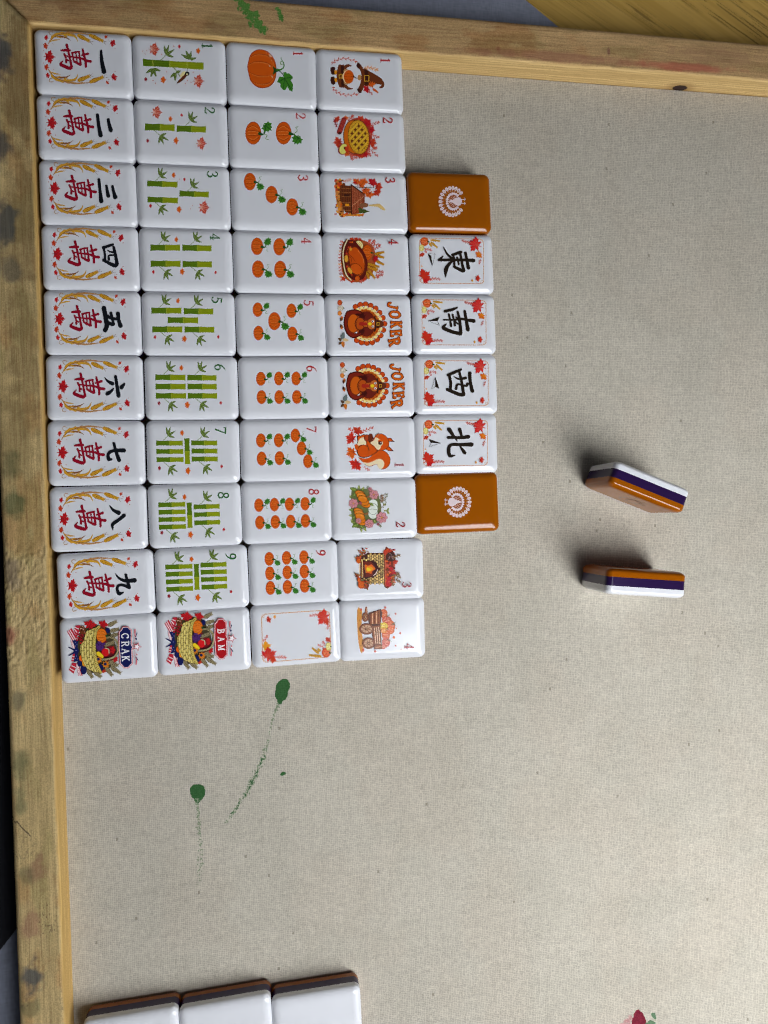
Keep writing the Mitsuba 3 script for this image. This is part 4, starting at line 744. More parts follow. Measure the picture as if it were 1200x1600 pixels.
def fireplace():
    A = Art(SHEET['fire']); r = np.random.default_rng(21)
    A.part('foliage'); A.P((126, 44, 26), [(650, 150), (700, 140), (770, 200), (776, 300), (760, 400), (770, 500), (730, 600), (650, 600)], True)
    A.part('chimney_breast'); A.P(K['dbrown'], [(340, 240), (430, 192), (640, 190), (642, 575), (440, 578), (340, 520)])
    for i, u in enumerate(np.arange(350, 640, 27)):
        for v in np.arange(196 + (i % 2) * 18, 570, 36):
            if 290 < v + 16 < 500 and u < 575 and (u < 490 or abs(v + 16 - 395) < 100 - (u - 490) * 1.0): continue
            if u < 430 and not (235 < v < 290 or 490 < v < 530): continue
            c = np.array(K['stone']) * r.uniform(.72, 1.14); A.P(tuple(np.clip(c, 0, 250)), [(u + 2, v + 2), (u + 24, v + r.uniform(0, 5)), (u + 24, v + 32), (u + r.uniform(0, 5), v + 31)])
    A.part('firebox'); A.P((60, 16, 12), [(368, 296), (490, 292), (545, 320), (572, 390), (552, 455), (495, 494), (368, 496)], False); A.P((112, 34, 20), [(372, 302), (470, 300), (505, 330), (500, 460), (470, 488), (372, 490)], False)
    A.S((230, 200, 190), [6, 14, 6], [(500, 478), (535, 450), (560, 395)])
    A.part('fire'); A.P(K['orange'], [(400, 340), (440, 350), (480, 335), (530, 390), (490, 420), (480, 450), (430, 440), (400, 430)], True); A.P(K['amber'], [(420, 370), (470, 360), (505, 390), (470, 420), (425, 425)], True); A.P(K['yellow'], [(425, 380), (460, 385), (470, 402), (450, 415), (425, 412)], True); A.S(K['dbrown'], 16, [(390, 330), (400, 470)]); A.S(K['bark'], 10, [(410, 440), (390, 340)])
    A.part('hearth'); A.S(K['bark'], 14, [(350, 300), (356, 500)]); A.S((226, 190, 130), 10, [(370, 296), (372, 496)]); A.S((226, 200, 170), 12, [(330, 330), (334, 470)])
    A.part('mantelpiece'); A.S(K['dbrown'], 52, [(662, 190), (664, 600)], False); A.S((166, 66, 34), 40, [(662, 195), (664, 596)], False); A.S((214, 130, 90), 6, [(650, 200), (652, 590)], False)
    A.part('garland')
    for _ in range(70): A.E(K[r.choice(['rust', 'dred', 'brown', 'orange', 'maroon', 'coral'])], r.uniform(655, 770), r.uniform(150, 610), r.uniform(8, 22), r.uniform(7, 16))
    for u, v in ((705, 155), (780, 300), (770, 440), (705, 525), (715, 595), (690, 575), (720, 395), (650, 190)): maple(A, K[r.choice(['red', 'rust', 'orange'])], u, v, 42, r.uniform(0, 360), K['dred'], None)
    A.E(K['dbrown'], 720, 240, 62, 56)
    for k in range(26): A.E((150, 120, 120) if k % 2 else K['maroon'], 720 + r.normal(0, 26), 240 + r.normal(0, 24), 8, 6)
    for p in ([(740, 250), (780, 240), (820, 222)], [(740, 470), (790, 480), (830, 490)], [(740, 500), (790, 525), (825, 545)], [(730, 520), (745, 560), (750, 580)], [(740, 480), (790, 460), (810, 450)]): sprig(A, (140, 100, 60), p, 6, 30, 6, None)
    for cu, cv, s in ((368, 185, 52), (318, 250, 34), (385, 590, 46), (430, 560, 46), (420, 610, 36), (310, 480, 30)):
        A.part('autumn_basket')
        for _ in range(26): A.E(K[r.choice(['brown', 'dred', 'rust', 'bark', 'maroon', 'tan'])], cu + r.normal(0, s * .45), cv + r.normal(0, s * .45), r.uniform(6, 15), r.uniform(5, 12))
    pumpkin(A, 352, 588, 40, 48); pumpkin(A, 318, 290, 26, 34); pumpkin(A, 325, 530, 22, 28)
    digit(A, 3, 865, 976, 588, (160, 36, 46), 2); return A

def wagon():
    A = Art(SHEET['wagon']); br, bd = (150, 78, 32), (80, 36, 18)
    A.part('ground'); A.P((206, 138, 52), [(296, 125), (305, 160), (332, 175), (328, 330), (320, 420), (345, 540), (350, 650), (332, 716), (310, 680), (288, 580), (275, 420), (270, 290), (272, 170)], False)
    for q in ((300, 300), (300, 500), (320, 610), (312, 210), (296, 400)): A.E((176, 112, 40), q[0], q[1], 8, 12)
    maple(A, K['rust'], 318, 165, 22, 0, None, None); maple(A, K['rust'], 345, 668, 26, 0, None, None)
    for u, v, a, b, c in ((600, 215, 50, 58, 'pump'), (640, 292, 60, 46, 'rust'), (690, 372, 56, 74, 'pump'), (690, 420, 46, 50, 'orange'), (628, 480, 52, 62, 'pump'), (630, 572, 50, 62, 'coral'), (600, 630, 36, 26, 'coral'), (600, 372, 54, 50, 'yellow'), (600, 425, 44, 34, 'amber')):
        pumpkin(A, u, v, a, b, K[c], (176, 50, 24) if c != 'yellow' else K['goldd'], (252, 214, 180), stem=False)
    A.part('stem')
    for p in ([(640, 250), (680, 225)], [(705, 350), (750, 318)], [(650, 540), (700, 560)], [(640, 400), (662, 412)], [(720, 345), (745, 355)]): A.S((84, 90, 50), [12, 6], p, False)
    A.part('wagon_bed'); A.P(bd, [(410, 205), (560, 158), (585, 200), (560, 352), (582, 655), (478, 660), (440, 360), (412, 340)]); A.P(br, [(420, 212), (552, 168), (560, 340), (440, 345)]); A.P(br, [(452, 372), (552, 362), (572, 600), (490, 600)]); A.P(br, [(490, 612), (575, 602), (576, 650), (488, 652)])
    for k in range(5): A.S((236, 196, 160) if k % 2 else bd, 7, [(440 + k * 24, 215 - k * 8), (430 + k * 28, 340)], False)
    for u in (486, 512, 538): A.S((240, 210, 180), 8, [(u, 385), (u + 16, 588)], False); A.S(bd, 5, [(u + 10, 385), (u + 26, 588)], False)
    A.S(bd, 10, [(400, 230), (560, 160)], False); A.S((220, 180, 140), 5, [(500, 640), (570, 622)], False)
    A.part('shaft'); A.P(br, [(375, 130), (395, 130), (400, 200), (415, 300), (375, 300), (360, 230)], False); A.S((236, 196, 160), 5, [(385, 150), (378, 230)])
    for u, v, a, b in ((372, 258, 40, 56), (388, 405, 88, 68), (412, 582, 76, 70)):
        A.part('wheel'); A.E((196, 160, 130), u, v, a - 8, b - 8)
        for k in range(8): t = k * .785 + .3; A.S(br, 9, [(u, v), (u + (a - 12) * math.cos(t), v + (b - 12) * math.sin(t))], False)
        A.ring(bd, 22, u, v, a - 8, b - 8); A.ring(br, 10, u, v, a - 8, b - 8); A.E(bd, u, v, 18, 16); A.E((220, 170, 110), u + 3, v, 8)
    A.part('speck')
    for c, u, v, q in (('coral', 620, 138, 14), ('coral', 750, 215, 11), ('coral', 808, 460, 12), ('orange', 728, 512, 15), ('coral', 750, 615, 11), ('coral', 495, 685, 14), ('coral', 760, 398, 7), ('coral', 818, 660, 5)): A.E(K[c], u, v, q)
    digit(A, 4, 865, 974, 622, (160, 36, 46), 2); return A

def basket(word):
    def draw():
        A = Art(SHEET['crak'], 0, 0 if word == 'CRAK' else -.5); r = np.random.default_rng(31); ws, wd = (146, 132, 98), (74, 66, 46)
        A.part('foliage'); A.P((70, 62, 40), [(250, 300), (300, 200), (400, 150), (560, 150), (640, 240), (690, 360), (700, 480), (660, 600), (560, 690), (420, 700), (300, 640), (250, 520)], True); A.P((120, 30, 36), [(560, 330), (640, 380), (690, 470), (640, 560), (560, 560)], True)
        for p in ((600, 150, 708, 96), (625, 215, 735, 182), (635, 270, 735, 240), (580, 640, 655, 735), (635, 630, 755, 705), (440, 680, 525, 752), (362, 660, 425, 758), (590, 590, 700, 560), (640, 600, 730, 612), (560, 380, 680, 335)): ear(A, ws, wd, *p, 44)
        maple(A, K['red'], 402, 148, 82, -80, K['dred']); maple(A, K['red'], 552, 140, 66, -70, K['dred']); maple(A, K['red'], 655, 432, 52, 0, K['dred']); maple(A, K['red'], 690, 538, 42, 30, K['dred']); maple(A, K['rust'], 555, 672, 36, 90, K['dred'])
        A.part('ribbon')
        for quad in ([(130, 218), (182, 176), (246, 290), (196, 330)], [(205, 200), (232, 146), (284, 142), (262, 245), (228, 252)], [(150, 662), (192, 575), (252, 590), (206, 706)], [(232, 600), (262, 598), (312, 730), (262, 732)], [(170, 320), (215, 320), (225, 420), (190, 400)], [(178, 560), (200, 470), (225, 470), (215, 565)]):
            A.P((190, 44, 60), quad); q = np.array(quad)
            for t in (.25, .6): A.S((240, 214, 216), 11, [tuple(q[0] * (1 - t) + q[1] * t), tuple(q[-1] * (1 - t) + q[2] * t)], False)
        A.part('bow'); A.P(K['navy'], [(188, 316), (258, 318), (250, 400), (270, 440), (252, 480), (272, 556), (206, 572), (222, 480), (204, 440), (222, 400)]); A.S(K['navy'], [22, 10], [(215, 430), (148, 398)], False); A.S(K['navy'], [22, 10], [(212, 462), (150, 496)], False)
        for q in ((225, 340), (245, 365), (228, 385), (240, 500), (225, 530), (250, 535), (235, 435)): A.E((150, 156, 200), q[0], q[1], 5)
        A.part('pine_cone'); A.E(K['brown'], 305, 195, 36, 50)
        for _ in range(24): A.E((200, 160, 140) if _ % 2 else K['dbrown'], 305 + r.normal(0, 16), 195 + r.normal(0, 22), 6, 5)
        A.part('berries')
        for _ in range(34): A.E(K[r.choice(['red', 'dred', 'maroon'])], 292 + r.normal(0, 30), 295 + r.normal(0, 30), 11)
        A.part('navy_fruit'); A.E(K['navy'], 322, 662, 36, 52); A.E(K['navy'], 278, 588, 28, 36); A.E(K['navy'], 605, 202, 26, 32); A.E(K['orange'], 300, 525, 32, 36); A.E(K['amber'], 330, 580, 26, 40)
        A.part('basket'); B = [(485, 165), (400, 190), (352, 215), (322, 320), (288, 370), (284, 440), (298, 520), (330, 600), (380, 660), (500, 692), (470, 560), (455, 400), (462, 260)]
        A.P(K['dbrown'], B, True); A.P((212, 192, 104), [(u + (390 - u) * .025, v + (430 - v) * .02) for u, v in B], True)
        bp = Polygon(smooth_pts(B, True)).buffer(-5)
        for i, u in enumerate(np.arange(300, 470, 30)):
            A.add(K['strawd'], LineString([(u + 25, 190), (u, 330), (u - 4, 440), (u + 10, 560), (u + 60, 690)]).buffer(3).intersection(bp))
            for v in np.arange(200 + (i % 2) * 40, 680, 80): A.add(K['strawd'], LineString([(u, v), (u + 30, v - 4)]).buffer(3.5).intersection(bp)); A.add((236, 222, 150), LineString([(u + 12, v + 18), (u + 10, v + 56)]).buffer(4).intersection(bp))
        pumpkin(A, 533, 262, 62, 86, (226, 116, 24)); A.part('grapes')
        for _ in range(26): u, v = 510 + r.normal(0, 24), 388 + r.normal(0, 26); A.E((54, 24, 84), u, v, 17); A.E(K['purple'], u, v, 14)
        A.part('fruit'); A.E((170, 20, 30), 578, 455, 48, 50); A.E((216, 30, 34), 580, 455, 42, 44); A.S((200, 190, 150), 10, [(575, 405), (615, 420), (620, 465)]); A.S(K['goldd'], [58, 48], [(495, 470), (538, 505)], False); A.S(K['yellow'], [48, 38], [(495, 470), (538, 505)], False)
        A.part('sunflower')
        for cu, cv, s in ((582, 598, 48), (502, 540, 44)):
            for k in range(8): leaflet(A, (206, 120, 30), cu, cv, cu + s * math.cos(k * .785), cv + s * math.sin(k * .785), 26)
            A.E(K['navy'], cu - 6, cv - 6, 17)
        A.part('plum'); A.E(K['navy'], 522, 632, 30, 44, -30)
        A.part('basket_rim'); rim = [(505, 158), (470, 200), (450, 300), (448, 400), (458, 500), (480, 600), (522, 688)]; A.S(K['strawd'], 38, rim); A.S((214, 192, 96), 30, rim)
        c = smooth_pts(rim)
        for p in c[::1]: A.S(K['strawd'], 4, [(p[0] - 14, p[1] + 8), (p[0] + 14, p[1] - 8)], False)
        A.part('basket_handle'); hd = [(600, 282), (650, 282), (705, 320), (730, 390), (715, 465), (670, 515), (600, 535), (545, 540)]; A.S(wd, 28, hd); A.S((190, 176, 130), 21, hd)
        for p in smooth_pts(hd)[::1]: A.S(wd, 4, [(p[0] - 9, p[1] - 9), (p[0] + 9, p[1] + 9)], False)
        sc = (72, 24, 34) if word == 'CRAK' else None
        A.part('sign'); sg = [(782, 152), (850, 152), (864, 176), (890, 190), (890, 362), (908, 395), (894, 430), (902, 592), (880, 604), (852, 640), (792, 642), (772, 612), (746, 592), (740, 470), (732, 390), (736, 210), (758, 194)]
        col = K['navy'] if word == 'CRAK' else (176, 22, 30)
        A.P((214, 110, 120), sg); A.add((250, 226, 228), Polygon(sg).buffer(-7)); A.add(col, Polygon(sg).buffer(-13))
        if word == 'CRAK':
            for ch, u0, u1, v, t in (('C', 768, 850, 264, -3), ('R', 772, 852, 356, -3), ('A', 774, 856, 440, -3), ('K', 776, 858, 526, -3)): letter(A, ch, u0, u1, v, (240, 240, 244), .16, .98, t)
        else:
            A.M, A.d = SHEET['bam'], (0, 0)
            for ch, u0, u1, v in (('B', 752, 826, 284), ('A', 756, 830, 376), ('M', 758, 832, 468)): letter(A, ch, u0, u1, v, (244, 232, 234), .17, .92, -3)
            A.M, A.d = SHEET['crak'], (0, -.5)
        A.part('star'); st = [(950 + (58 if k % 2 == 0 else 25) * math.cos(k * .6283 + .05), 388 + (58 if k % 2 == 0 else 25) * math.sin(k * .6283 + .05)) for k in range(10)]
        A.P((204, 60, 76), st); A.P((250, 246, 248), [(950 + (u - 950) * .7, 388 + (v - 388) * .7) for u, v in st])
        A.part('flourish'); A.S((222, 96, 108), [16, 5], [(928, 190), (925, 235), (935, 280)]); A.S(K['navy'], [12, 4], [(950, 230), (930, 280)], False); A.E(K['navy'], 940, 297, 12); A.S((222, 96, 108), [5, 16], [(936, 505), (945, 550), (940, 596)]); A.S(K['navy'], [4, 12], [(935, 505), (962, 545)], False); A.E((222, 96, 108), 948, 482, 9)
        A.S((236, 170, 176), 6, [(905, 270), (925, 310), (925, 350)]); A.S((236, 170, 176), 6, [(908, 520), (925, 470), (925, 430)])
        return A
    return draw

def border_corners(A, dx=0, dy=0):
    A.part('border'); p = [(222, 118), (1000, 118), (1036, 155), (1036, 690), (1000, 720), (222, 720), (180, 690), (180, 155), (222, 118)]
    A.S((208, 150, 104), 8, p, False)
    for u, v in ((205, 150), (1012, 145), (1012, 695), (208, 692)): A.ring((220, 170, 130), 5, u, v, 18, 18)
    maple(A, K['rust'], 212, 335, 44, 60, K['dred'])
    for q in ((325, 142, 455, 155), (330, 168, 418, 246), (310, 185, 345, 230)): ear(A, K['gold'], K['goldd'], *q, 26)
    sprig(A, K['coral'], [(250, 275), (290, 265), (325, 275)], 6, 26, 5); sprig(A, K['coral'], [(245, 270), (265, 305)], 4, 22, 5)
    pumpkin(A, 246, 168, 54, 58, (226, 86, 20), K['pumpd'], (250, 200, 150)); pumpkin(A, 208, 254, 34, 46, (236, 222, 120), (150, 140, 60), K['white'])
    maple(A, K['rust'], 215, 590, 62, -10); maple(A, (206, 44, 32), 244, 634, 104, -40, K['rust']); maple(A, K['red'], 262, 685, 50, 60); sprig(A, K['coral'], [(305, 675), (360, 662), (430, 665)], 8, 30, 5); A.part('speck'); A.E(K['pumpl'], 206, 496, 10)
    maple(A, K['orange'], 985, 322, 62, 130, K['gold']); maple(A, K['dred'], 900, 180, 60, 230); maple(A, (206, 40, 38), 950, 200, 112, 200, K['coral']); sprig(A, K['coral'], [(870, 168), (820, 165), (765, 152)], 8, 28, 5); sprig(A, K['coral'], [(995, 390), (985, 415), (980, 440)], 4, 24, 4)
    maple(A, (210, 62, 40), 950, 650, 48, 0, K['dred']); maple(A, K['amber'], 876, 682, 20)

def wind(key, strokes, dart, fill):
    def draw():
        A = Art(SHEET['west'], *{'east': (-.3, -.5), 'south': (-.25, -.25), 'west': (0, 0), 'north': (-.35, .1)}[key]); border_corners(A)
        A.M, A.d = SHEET[key], (0, 0); A.part('black_character')
        for w, p in strokes: A.S(K['ink'], w * 1.08 if np.isscalar(w) else [k * 1.08 for k in w], p)
        A.part('arrow'); A.S(K['ink'], 4, dart + [dart[0]], False); A.P(K['ink'], fill)
        return A
    return draw
EAST = wind('east', [([48, 36, 36, 34], [(852, 408), (700, 400), (520, 400), (390, 400)]), ([34, 12], [(395, 398), (444, 348)]), ([34, 34, 44], [(745, 305), (764, 400), (785, 505)]), ([40, 34], [(680, 295), (572, 332)]), ([30, 32, 40], [(678, 330), (698, 440), (722, 540)]), ([46, 40, 32], [(716, 545), (690, 540), (592, 490)]), (28, [(582, 335), (592, 410), (598, 490)]), (22, [(632, 365), (645, 410), (655, 460)]),
     ([8, 26, 38], [(450, 226), (500, 320), (580, 395)]), ([20, 40, 52, 6], [(580, 405), (520, 460), (484, 530), (478, 630)])], [(242, 318), (342, 320), (300, 478), (285, 345)], [(242, 318), (285, 345), (300, 478)])
SOUTH = wind('south', [([34, 36, 46], [(735, 272), (755, 390), (778, 518)]), ([50, 34, 28], [(855, 402), (760, 388), (670, 370)]), ([20, 38, 40], [(632, 222), (560, 252), (474, 272)]), ([28, 34, 40], [(640, 280), (668, 400), (682, 560)]), ([48, 44, 46, 10], [(672, 575), (560, 545), (450, 492), (490, 440)]), ([26, 22, 28], [(572, 318), (590, 390), (604, 462)]), ([26, 24, 30], [(522, 312), (540, 390), (552, 468)]), (24, [(640, 385), (540, 390), (455, 388)]), (20, [(640, 440), (600, 400)]), (20, [(620, 350), (660, 400)])], [(245, 402), (395, 350), (370, 402), (395, 460)], [(245, 402), (395, 350), (370, 402)])
WEST = wind('west', [([44, 38, 46], [(785, 285), (792, 400), (820, 525)]), ([26, 38, 38], [(668, 236), (580, 275), (495, 312)]), ([42, 46, 40], [(700, 575), (640, 570), (485, 505)]), (34, [(508, 312), (530, 410), (525, 500)]), ([30, 32, 40], [(642, 255), (678, 410), (702, 565)]), ([38, 26, 10], [(728, 350), (640, 365), (572, 330)]), ([36, 28, 26, 34], [(755, 430), (735, 458), (625, 435), (602, 495)])], [(325, 340), (275, 495), (325, 465), (375, 492)], [(325, 340), (325, 465), (375, 492)])
NORTH = wind('north', [([48, 36, 38], [(748, 348), (640, 360), (480, 360)]), ([46, 34, 30], [(632, 250), (648, 300), (662, 350)]), ([52, 40, 22, 5], [(490, 250), (535, 315), (575, 370), (602, 412)]), ([54, 38, 36, 44, 44, 8], [(790, 452), (660, 455), (525, 455), (486, 510), (502, 602), (572, 594)]), ([46, 34, 14], [(698, 560), (665, 515), (635, 470)])], [(375, 432), (225, 382), (250, 430), (225, 486)], [(375, 432), (225, 382), (250, 430)])

def soap():
    A = Art(SHEET['soap']); A.part('border'); A.S((208, 150, 96), 9, [(190, 175), (940, 122), (1000, 165), (1016, 660), (975, 712), (205, 772), (165, 735), (150, 215), (190, 175)], False)
    for u, v in ((170, 200), (978, 150), (990, 682), (188, 745)): A.ring((226, 180, 150), 6, u, v, 18, 18)
    maple(A, K['rust'], 235, 245, 48, -20, K['dred']); maple(A, K['amber'], 310, 208, 26)
    maple(A, K['rust'], 910, 180, 62, 230); maple(A, K['rust'], 975, 260, 60, 150); maple(A, (206, 46, 30), 945, 215, 112, 200, K['coral']); sprig(A, K['coral'], [(885, 175), (830, 178), (768, 192)], 8, 30, 5); sprig(A, K['coral'], [(1000, 305), (985, 325), (975, 345)], 4, 24, 4)
    maple(A, K['amber'], 205, 580, 78, -20, K['gold']); maple(A, K['red'], 195, 680, 62, -60); maple(A, (204, 40, 32), 248, 690, 112, -30, K['coral']); maple(A, K['rust'], 290, 735, 54, 20); sprig(A, K['coral'], [(330, 718), (380, 705), (435, 712)], 8, 30, 5); sprig(A, K['coral'], [(170, 520), (195, 480), (215, 455)], 5, 28, 4)
    maple(A, K['rust'], 980, 500, 46, -50, K['dred']); sprig(A, K['coral'], [(935, 600), (900, 580), (870, 560)], 5, 26, 5); sprig(A, K['coral'], [(945, 570), (930, 545), (920, 530)], 4, 26, 4)
    for q in ((865, 665, 778, 594), (895, 700, 740, 686), (885, 640, 848, 604)): ear(A, K['gold'], K['goldd'], *q, 28)
    pumpkin(A, 955, 655, 52, 60, (222, 78, 20), K['pumpd'], (250, 200, 150), rot=180); pumpkin(A, 985, 578, 34, 52, (236, 222, 130), (150, 140, 60), K['white'], rot=180)
    return A

def emblem(key, worn=False):
    def draw():
        A = Art(SHEET[key]); A.part('turkey_emblem'); g, bk = (224, 206, 206), (150, 74, 10)
        if worn: g, bk = (126, 80, 44), (158, 90, 40)
        cu, cv, s = (572, 500, 1) if key == 'back1' else (636, 430, -1)
        for k in range(19):
            a = math.radians(38 + 284 * k / 18); u, v = cu + s * 120 * math.cos(a), cv + 142 * math.sin(a)
            A.E(g, u, v, 22, 16, math.degrees(a) * s); A.S(bk, 3, [(u - s * 12 * math.cos(a), v - 12 * math.sin(a)), (u + s * 6 * math.cos(a), v + 6 * math.sin(a))], False)
            A.S(g, 4, [(u - s * 18 * math.cos(a), v - 18 * math.sin(a)), (u - s * 34 * math.cos(a), v - 34 * math.sin(a))], False)
        for k in range(17): a = math.radians(48 + 264 * k / 16); A.E(g, cu + s * (14 + 66 * math.cos(a)), cv + 82 * math.sin(a), 15, 11, math.degrees(a) * s)
        A.E(bk, cu + s * 14, cv, 52, 66)
        for k in range(9): a = math.radians(70 + 220 * k / 8); A.S(g, 4, [(cu + s * (30 + 22 * math.cos(a)), cv + 28 * math.sin(a)), (cu + s * (14 + 46 * math.cos(a)), cv + 58 * math.sin(a))], False)
        A.P(g, [(cu + s * 104, cv), (cu + s * 88, cv + 38), (cu + s * 56, cv + 44), (cu + s * 22, cv + 24), (cu - s * 10, cv + 8), (cu - s * 30, cv + 12), (cu - s * 34, cv - 6), (cu - s * 14, cv - 14), (cu + s * 22, cv - 22), (cu + s * 56, cv - 44), (cu + s * 88, cv - 38)], True)
        A.E(bk, cu - s * 24, cv + 2, 4); A.S(bk, 4, [(cu + s * 20, cv + 24), (cu - s * 6, cv + 12)])
        for d in (-22, 22): A.S(g, 8, [(cu + s * 100, cv + d * .8), (cu + s * 136, cv + d)], False); A.S(g, 6, [(cu + s * 130, cv + d - 14), (cu + s * 140, cv + d), (cu + s * 130, cv + d + 14)], False)
        return A
    return draw

# ---------------------------------------------------------------- tile bodies: three layers of plastic with rounded edges
TW, TL, TH = 21.92, 31.3, 9.8
def rounded(w, l, r, n=9):
    out = []
    for cx, cy, a0 in ((w / 2 - r, l / 2 - r, 0), (-w / 2 + r, l / 2 - r, 90), (-w / 2 + r, -l / 2 + r, 180), (w / 2 - r, -l / 2 + r, 270)):
        for a in np.radians(np.linspace(a0, a0 + 90, n)): out.append((cx + r * math.cos(a), cy + r * math.sin(a)))
    return np.array(out)
def layer(z0, z1, round_top, round_bottom, er=3.0, ev=1.75, grow=0.0):
    """One layer between the heights z0 and z1; its outer edge is rounded at the top or at the bottom of the tile."""
    prof = []
    steps = [k / 11 for k in range(12)]
    if round_bottom: prof += [(er * (1 - math.sin(math.pi / 2 * t)), z0 + ev * (1 - math.cos(math.pi / 2 * t))) for t in steps]
    else: prof.append((0, z0))
    prof += [(0, z0 + (z1 - z0) * .5)] if not (round_top or round_bottom) else []
    if round_top: prof += [(er * (1 - math.cos(math.pi / 2 * t)), z1 - ev * (1 - math.sin(math.pi / 2 * t))) for t in steps]
    else: prof.append((0, z1))
    rings = [np.c_[rounded(TW - 2 * d + 2 * grow, TL - 2 * d + 2 * grow, max(2.3 - d * .55, .6)), np.full(36, z)] for d, z in prof]
    if round_top: rings.append(np.c_[rounded(TW - 2 * er - .8, TL - 2 * er - .8, .8), np.full(36, z1)])
    if round_bottom: rings.insert(0, np.c_[rounded(TW - 2 * er - .8, TL - 2 * er - .8, .8), np.full(36, z0)])
    V = np.vstack(rings + [[[0, 0, prof[0][1]]], [[0, 0, prof[-1][1]]]]); m, F = 36, []
    for k in range(len(rings) - 1):
        for q in range(m):
            a, b = k * m + q, k * m + (q + 1) % m; F += [(a, b, b + m), (a, b + m, a + m)]
    lo, hi, t = len(V) - 2, len(V) - 1, (len(rings) - 1) * m
    for q in range(m): F += [(lo, (q + 1) % m, q), (hi, t + q, t + (q + 1) % m)]
    return trimesh.Trimesh(V * MM, F, process=False)
Z1, Z2 = TH * .335, TH * .665
BODY = {}
for up in ('white', 'orange'):
    top, bottom = (up, 'orange') if up == 'white' else (up, 'white')
    BODY[up] = [(n, mikit.ply(layer(*q), f'{c}_plastic', smooth=35)) for n, c, q in ((f'{bottom}_layer', bottom, (0, Z1, False, True)), ('violet_layer', 'violet', (Z1 + .004, Z2 - .004, False, False, 3.0, 1.75, -.03)), (f'{top}_layer', top, (Z2, TH, True, False)))]

RELIEF = ('black_character', 'black_numeral', 'red_character', 'numeral')
def raised(g, z, edge=0.13, rise=0.055):
    """A slightly raised shape: a sloping border round a flat top."""
    V, F, k = [], [], 0
    for q in getattr(g, 'geoms', [g]):
        top = q.buffer(-edge, quad_segs=2).simplify(0.01)
        for part, high in (([q.difference(top)] if not top.is_empty else [q], False), ([top] if not top.is_empty else [], True)):
            for pg in part:
                for pp in getattr(pg, 'geoms', [pg]):
                    if pp.geom_type != 'Polygon' or pp.area < 1e-6: continue
                    v, f = tri(pp); a, b, c = (v[f[:, i]] for i in range(3))
                    flip = (b - a)[:, 0] * (c - a)[:, 1] - (b - a)[:, 1] * (c - a)[:, 0] < 0
                    f[flip] = f[flip][:, ::-1]
                    h = np.full(len(v), rise) if high else np.array([rise * min(q.exterior.distance(Point(*p)) if not len(q.interiors) else q.boundary.distance(Point(*p)), edge) / edge for p in v])
                    V.append(np.c_[v, z + h]); F.append(f + k); k += len(v)
    return trimesh.Trimesh(np.vstack(V) * MM, np.vstack(F), process=False)

def ink_parts(A):
    """The drawing's parts as thin sheets of ink, one mesh for each part; a later shape lies 2 micrometres above an earlier one."""
    parts = {}
    for i, (name, col, g) in enumerate(A.items): parts.setdefault(name, []).append((TH + 0.012 + 0.0016 * i, col, g))
    out = {}
    for name, items in parts.items():
        base = name[:-4] if name[-3:].isdigit() else name
        if base in RELIEF and len({c for _, c, _ in items}) == 1:
            ms = [(raised(unary_union([g for _, _, g in items]).buffer(0), items[0][0]), lin(items[0][1]))]
        else: ms = [(sheet([g], z), lin(col)) for z, col, g in items]
        V = np.vstack([m.vertices for m, _ in ms]); off = np.cumsum([0] + [len(m.vertices) for m, _ in ms])
        Fc = np.vstack([m.faces + o for (m, _), o in zip(ms, off)])
        out[name] = mikit.ply((V, Fc), 'ink', color=np.vstack([np.repeat(c[None], len(m.vertices), 0) for m, c in ms]))
    return out
CACHE = {}
def tile(draw, place, label, up='white', group='mahjong tiles laid out face up'):
    key = numbered('mahjong_tile')
    labels[key] = {'label': label, 'category': 'mahjong tile', 'group': group}
    for name, shape in BODY[up]: put(f'{key}__{name}', shape, place)
    if draw is not None:
        if draw not in CACHE: CACHE[draw] = ink_parts(draw())
        for name, shape in CACHE[draw].items(): put(f'{key}__{name}', shape, place)
    return key
def lying(x, y, rad, z=0.0):
    return T().translate([x * MM, y * MM, z * MM + 2e-5]).rotate([0, 0, 1], math.degrees(rad))

POSE = {(0, 0): (10.589, 15.452, .008), (0, 1): (10.361, 46.95, -.005), (0, 2): (10.501, 78.504, -.01), (0, 3): (10.583, 109.907, .001), (1, 0): (32.7, 15.414, .007), (1, 1): (32.58, 46.787, -.003), (1, 2): (32.665, 78.359, -.002), (1, 3): (32.461, 109.918, .011),
 (2, 0): (54.697, 15.462, .007), (2, 1): (54.619, 46.851, 0), (2, 2): (54.695, 78.393, .001), (2, 3): (54.414, 109.985, .013), (3, 0): (76.674, 15.522, .004), (3, 1): (76.61, 46.967, 0), (3, 2): (76.657, 78.457, -.001), (3, 3): (76.476, 109.939, .006),
 (4, 0): (98.64, 15.555, .001), (4, 1): (98.763, 47.103, -.003), (4, 2): (98.846, 78.64, .007), (4, 3): (98.696, 110.02, .009), (5, 0): (120.753, 15.472, -.006), (5, 1): (120.987, 47.281, -.005), (5, 2): (121.132, 78.882, .004), (5, 3): (120.968, 110.137, .004),
 (6, 0): (142.887, 15.25, -.009), (6, 1): (143.145, 47.151, -.012), (6, 2): (143.197, 78.674, -.005), (6, 3): (143.022, 109.83, -.004), (7, 0): (165.035, 15.246, -.001), (7, 1): (165.061, 47.01, .006), (7, 2): (164.946, 78.452, .002), (7, 3): (164.937, 109.517, -.002),
 (8, 0): (187.316, 16.91, .015), (8, 1): (187.05, 48.595, .014), (8, 2): (186.675, 80.107, -.001), (8, 3): (186.99, 111.252, -.016), (9, 0): (209.17, 17.106, .004), (9, 1): (208.804, 48.568, .005), (9, 2): (208.228, 80.197, .009), (9, 3): (208.345, 111.061, -.013)}
CN = '一二三四五六七八九'
WORD = ['one', 'two', 'three', 'four', 'five', 'six', 'seven', 'eight', 'nine']
def pl(n, s): return f'{WORD[n - 1]} {s}' + ('s' if n > 1 else '')
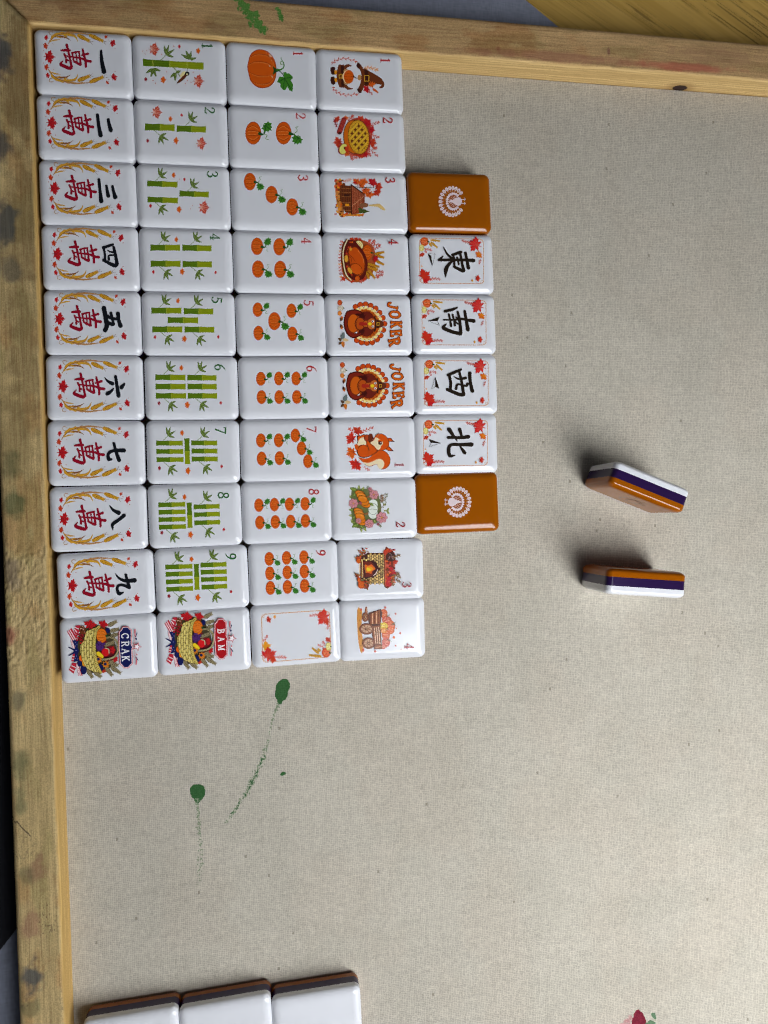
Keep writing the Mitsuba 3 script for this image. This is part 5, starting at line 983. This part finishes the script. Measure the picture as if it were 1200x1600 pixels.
for n in range(1, 10):
    tile(crak_suit(n), lying(*POSE[n - 1, 0]), f'white tile with black Chinese numeral {WORD[n - 1]} ({CN[n - 1]}) over red 萬 in wheat wreath')
for n in range(1, 10):
    tile(bam_suit(n), lying(*POSE[n - 1, 1]), ('white tile with one long bamboo stalk, a small bird and green 1' if n == 1 else f'white tile with {pl(n, "green bamboo stalk")} and a green {n}'))
for n in range(1, 10):
    tile(dot_suit(n), lying(*POSE[n - 1, 2]), ('white tile with one big orange pumpkin, green leaf and red 1' if n == 1 else f'white tile with {pl(n, "small orange pumpkin")} and a red {n}'))
tile(basket('CRAK'), lying(*POSE[9, 0]), 'white tile with harvest basket and navy sign reading CRAK')
tile(basket('BAM'), lying(*POSE[9, 1]), 'white tile with harvest basket and red sign reading BAM')
tile(soap, lying(*POSE[9, 2]), 'white tile with an empty middle inside a thin leafy autumn border')
tile(gnome, lying(*POSE[0, 3]), 'white tile with a gnome in a brown buckled hat holding a pumpkin')
tile(pie, lying(*POSE[1, 3]), 'white tile with a lattice pie among red leaves and a cinnamon stick')
tile(cabin, lying(*POSE[2, 3]), 'white tile with a log cabin under an orange maple branch')
tile(dinner, lying(*POSE[3, 3]), 'white tile with a roast turkey on a platter with pumpkin and wheat')
tile(joker, lying(*POSE[4, 3]), 'white JOKER tile with a turkey, directly below the roast turkey tile')
tile(joker, lying(*POSE[5, 3]), 'white JOKER tile with a turkey, directly above the squirrel tile')
tile(squirrel, lying(*POSE[6, 3]), 'white tile with an orange squirrel holding an acorn')
tile(floral, lying(*POSE[7, 3]), 'white tile with orange and white pumpkins among pink flowers')
tile(fireplace, lying(*POSE[8, 3]), 'white tile with a stone fireplace, burning fire and autumn garland')
tile(wagon, lying(*POSE[9, 3]), 'white tile with a wooden wagon loaded with pumpkins')
tile(emblem('back1'), lying(53.284, 141.584, .008), 'orange backed tile with pale turkey emblem, next to the log cabin tile', 'orange')
tile(EAST, lying(75.908, 141.751, .011), 'white tile with large black east character 東 in an autumn leaf border')
tile(SOUTH, lying(98.196, 141.801, .004), 'white tile with large black south character 南 in an autumn leaf border')
tile(WEST, lying(120.25, 141.565, -.002), 'white tile with large black west character 西 in an autumn leaf border')
tile(NORTH, lying(142.06, 140.857, -.006), 'white tile with large black north character 北 in an autumn leaf border')
tile(emblem('back2'), lying(163.791, 140.515, .007), 'orange backed tile with pale turkey emblem, next to the pink flower tile', 'orange')
def standing(x, y, rad):
    return T().translate([x * MM, y * MM, (TW / 2 + .03) * MM]).rotate([0, 0, 1], math.degrees(rad)).rotate([0, 1, 0], 90).translate([0, 0, -TH / 2 * MM])
tile(emblem('back1', True), standing(160.58, 209.6, -.39), 'tile standing on its long edge, turned, its orange back towards the lower edge', 'orange', 'tiles standing on edge')
tile(None, standing(195.55, 207, -.11), 'tile standing on its long edge, its white face towards the lower edge', 'white', 'tiles standing on edge')
for x, y, a, s in ((344.4, 20.3, .0255, 'leftmost'), (344.5, 51.7, .0330, 'middle'), (345.9, 83.0, .0175, 'rightmost')):
    tile(None, lying(x, y, a), f'{s} of the three blank white tiles cut by the lower edge', 'white', 'blank white tiles at the lower edge')
